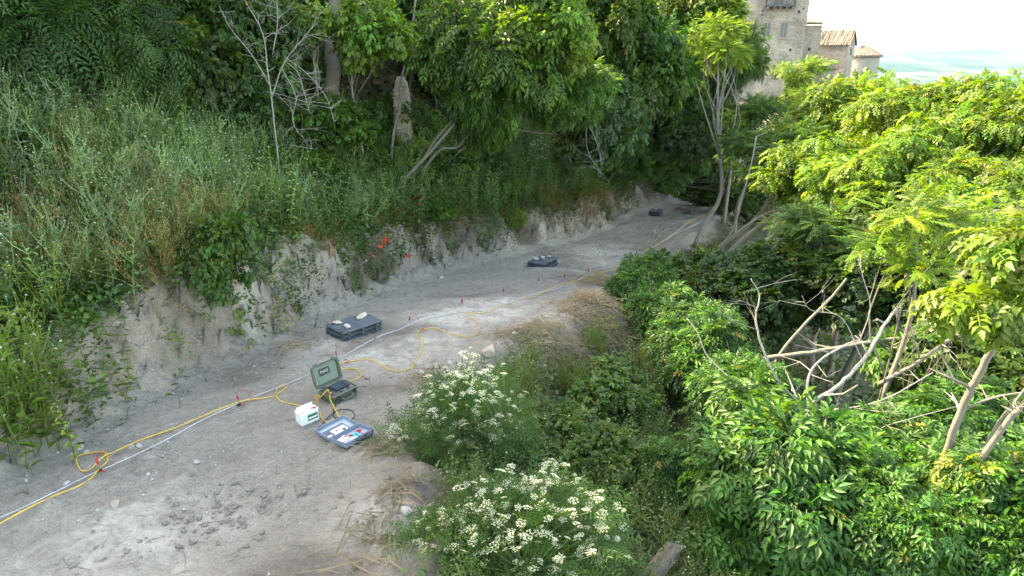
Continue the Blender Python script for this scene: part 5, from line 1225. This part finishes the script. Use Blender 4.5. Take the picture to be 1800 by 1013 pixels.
hg = gp(940, 345); hemlock('hemlock in flower high on the bank in front of the dark trees', 942, 275, float(np.dot(hg - np.array([0, 0, CAM_Z]), np.array([0, cp, -sp_]))) - .1, (.45, .4, .75), 46, 200, 5, (hg[0], hg[1] + .15))

# ------------------------------------------------------------------ single plants on the bank
def herb(name, label, px, py, Ts, n, rad, smin, smax, cols, seed, lean=.2, cat='plant', group=None):
    rng = np.random.default_rng(seed); g = gp(px, py); x = g[0] + rng.normal(0, rad, n); y = g[1] + rng.normal(0, rad, n); z = h(x, y) - .03; out = []
    pick = rng.integers(0, len(Ts), n)
    for k, T in enumerate(Ts):
        i = pick == k
        if i.any(): out.append(place(T, np.stack([x[i], y[i], z[i]], -1) - g, upright(rng, i.sum(), smin, smax, lean), pal(rng, i.sum(), cols)))
    V, F, K = merge(out); root = thing(name, label, cat, g, 0, group)
    tag(ob('foliage', np_mesh('foliage', V, F, M_HERB, K), root), None, None, kind='stuff'); return root
YG = [(.10, .17, .035), (.13, .19, .04), (.08, .15, .04)]
herb('tall_weed', 'tall yellow green weed growing at the left edge beside the track', 45, 775, TW + TW + TN + TB, 46, .33, 1.0, 2.0, YG, 1, .14)
herb('leafy_weed', 'low leafy weed at the foot of the left bank', 150, 700, TB + TN + TC, 46, .28, .7, 1.1, [(.06, .13, .03), (.09, .16, .04)], 2, .3)
herb('leafy_weed', 'leafy weed spreading on the bank above the left weed', 110, 610, TB + TN + TW, 40, .3, .8, 1.3, YG, 3, .3)
herb('leafy_weed', 'small green plant alone on the bare left bank', 303, 605, TB + TC, 12, .09, .5, .8, YG, 4, .3)
herb('leafy_weed', 'green plant clump on the bank behind the nearest trays', 615, 495, TB + TC + TG, 34, .2, .7, 1.1, P_MID, 5, .4)
herb('leafy_weed', 'low green tuft left of the nearest trays', 580, 572, TG + TC, 14, .13, .4, .7, P_MID, 6, .5)
herb('dry_tussock', 'brown dry grass tussock on the left bank', 285, 480, TGF + TO, 60, .2, .9, 1.3, P_DRY, 7, .6, 'grass')
herb('dry_tussock', 'pale dry grass at the left edge of the bank', 90, 440, TO + TGF, 70, .45, .9, 1.3, P_DRY, 8, .35, 'grass')
for k, (px, py, w) in enumerate([(1040, 365, 'left of the far end'), (1010, 350, 'above the chalky face'), (1065, 340, 'beside the hanging twigs'), (960, 350, 'above the middle trays')]):
    herb('rusty_grass', 'rusty brown grass clump hanging on the bank ' + w, px, py, TGF, 46, .26, .9, 1.5, [(.26, .13, .04), (.22, .12, .045), (.16, .11, .04)], 20 + k, .8, 'grass', 'rusty grass clumps on the far bank')
herb('wilted_plant', 'yellowing wilted plant hanging down the bank', 480, 545, TB + TN, 16, .12, .6, .9, [(.2, .2, .08), (.12, .17, .06)], 30, .8)
c = gp(900, 392) + np.array([.05, -.15, .2]); tree('ailanthus_sapling', 'young ailanthus growing out of the chalky bank', 'sapling', c, 'aillit', (.45, .35, .3), 7, .15, .25, 990, trunk=.02, dens=.6, size=.8, bark=M_TWIG, parts=('stems', 'foliage'), base=(c[0] - .15, c[1] + .25))
for k, (px, py, w) in enumerate([(165, 560, 'below the brown tussock'), (420, 590, 'at the corner of the bank')]):
    herb('fern_weed', 'fern like green plant on the left bank ' + w, px, py, [T_xf(t, rotm('X', R(50))) for t in T_ELD], 16, .1, .9, 1.3, YG, 40 + k, .6)
PET = MB()
for a in range(4):
    ca, sa = math.cos(a * 1.571), math.sin(a * 1.571); PET.add([(0, 0, 0), (ca * .03 - sa * .03, sa * .03 + ca * .03, .022), (ca * .055, sa * .055, .032), (ca * .03 + sa * .03, sa * .03 - ca * .03, .022)], [(0, 1, 2, 3)])
PETM = PET.build('petals', simple('poppy_red', (.75, .05, .02), .6, .1, 20), raw=True)
STEMM = MB().tube([(0, 0, 0), (.02, 0, .18), (.0, 0, .36)], .003, 4).build('stem', simple_green, raw=True)
for k, (px, py) in enumerate([(668, 436), (673, 430), (680, 428), (684, 433), (722, 352), (735, 347), (742, 352), (738, 360), (697, 374), (704, 372), (720, 452), (655, 455)]):
    up_ = 4 <= k <= 9; cam0 = np.array([0, 0, CAM_Z]); F_ = cam0 + (gp(px, py) - cam0) * (.955 if up_ else .985); g = np.array([F_[0], F_[1], gz(F_[0], F_[1]) - .01]); L_ = min(max(F_[2] - g[2], .18), 1.0)
    t = thing('poppy', ('red poppy in the upper group on the bank' if up_ else 'red poppy in the lower group on the bank'), 'flower', g, _r.uniform(0, 6), 'red poppies on the bank')
    st_ = ob('stem', STEMM, t); st_.scale = (1, 1, L_ / .36); p = ob('petals', PETM, t, (0, 0, L_ - .006), (R(_r.uniform(-50, 10)), R(_r.uniform(-25, 25)), 0)); p.scale = (1.25,) * 3
# root, rags
rp = [gp(508, 432, .05), gp(516, 448, .06), gp(526, 468, .06), (gp(530, 480, .05)), gp(540, 492, .03)]
tag(MB().tube(spline(rp, 6), [.035 * (1.1 - .6 * i / 24) for i in range(25)], 7).build('tree_root', M_TWIG, smooth=True), 'bare twisting root on the bank left of the poppies', 'root')
def rag(px, py, s, label, seed):
    me = rock_mesh('rag', seed, (s, s * .35, s * 1.2), M_RAG, .6, 3); rng = np.random.default_rng(seed)
    for v in me.vertices: v.co *= 1 + .35 * float(vnoise(np.array([v.co.x * 9 / s * .3]), np.array([v.co.z * 5 / s * .3 + 7]), seed)[0])
    tag(ob('white_rag', me, None, gp(px, py, s * .5)), label, 'rag')
rag(507, 395, .13, 'white rag caught on the bank above the root', 3); rag(1143, 322, .42, 'white rag hanging on the bank near the far trays', 4)

# ------------------------------------------------------------------ the hazy air over the valley
mh = bpy.data.materials.new('haze'); mh.use_nodes = True; nt = mh.node_tree
nt.nodes.remove(nt.nodes['Principled BSDF']); pv = nt.nodes.new('ShaderNodeVolumePrincipled')
pv.inputs['Color'].default_value = (.30, .47, .68, 1); pv.inputs['Density'].default_value = .00006; pv.inputs['Anisotropy'].default_value = .2
nt.links.new(pv.outputs[0], nt.nodes['Material Output'].inputs['Volume'])
TOP = max((o.matrix_basis @ Vector(c)).z for o in bpy.data.objects if o.type == 'MESH' and o.parent is None for c in o.bound_box)
tag(MB().box((0, 13500, (-480 + max(TOP + 3, 34)) / 2), (60000, 31000, 480 + max(TOP + 3, 34))).build('haze', mh), None, None, kind='stuff')
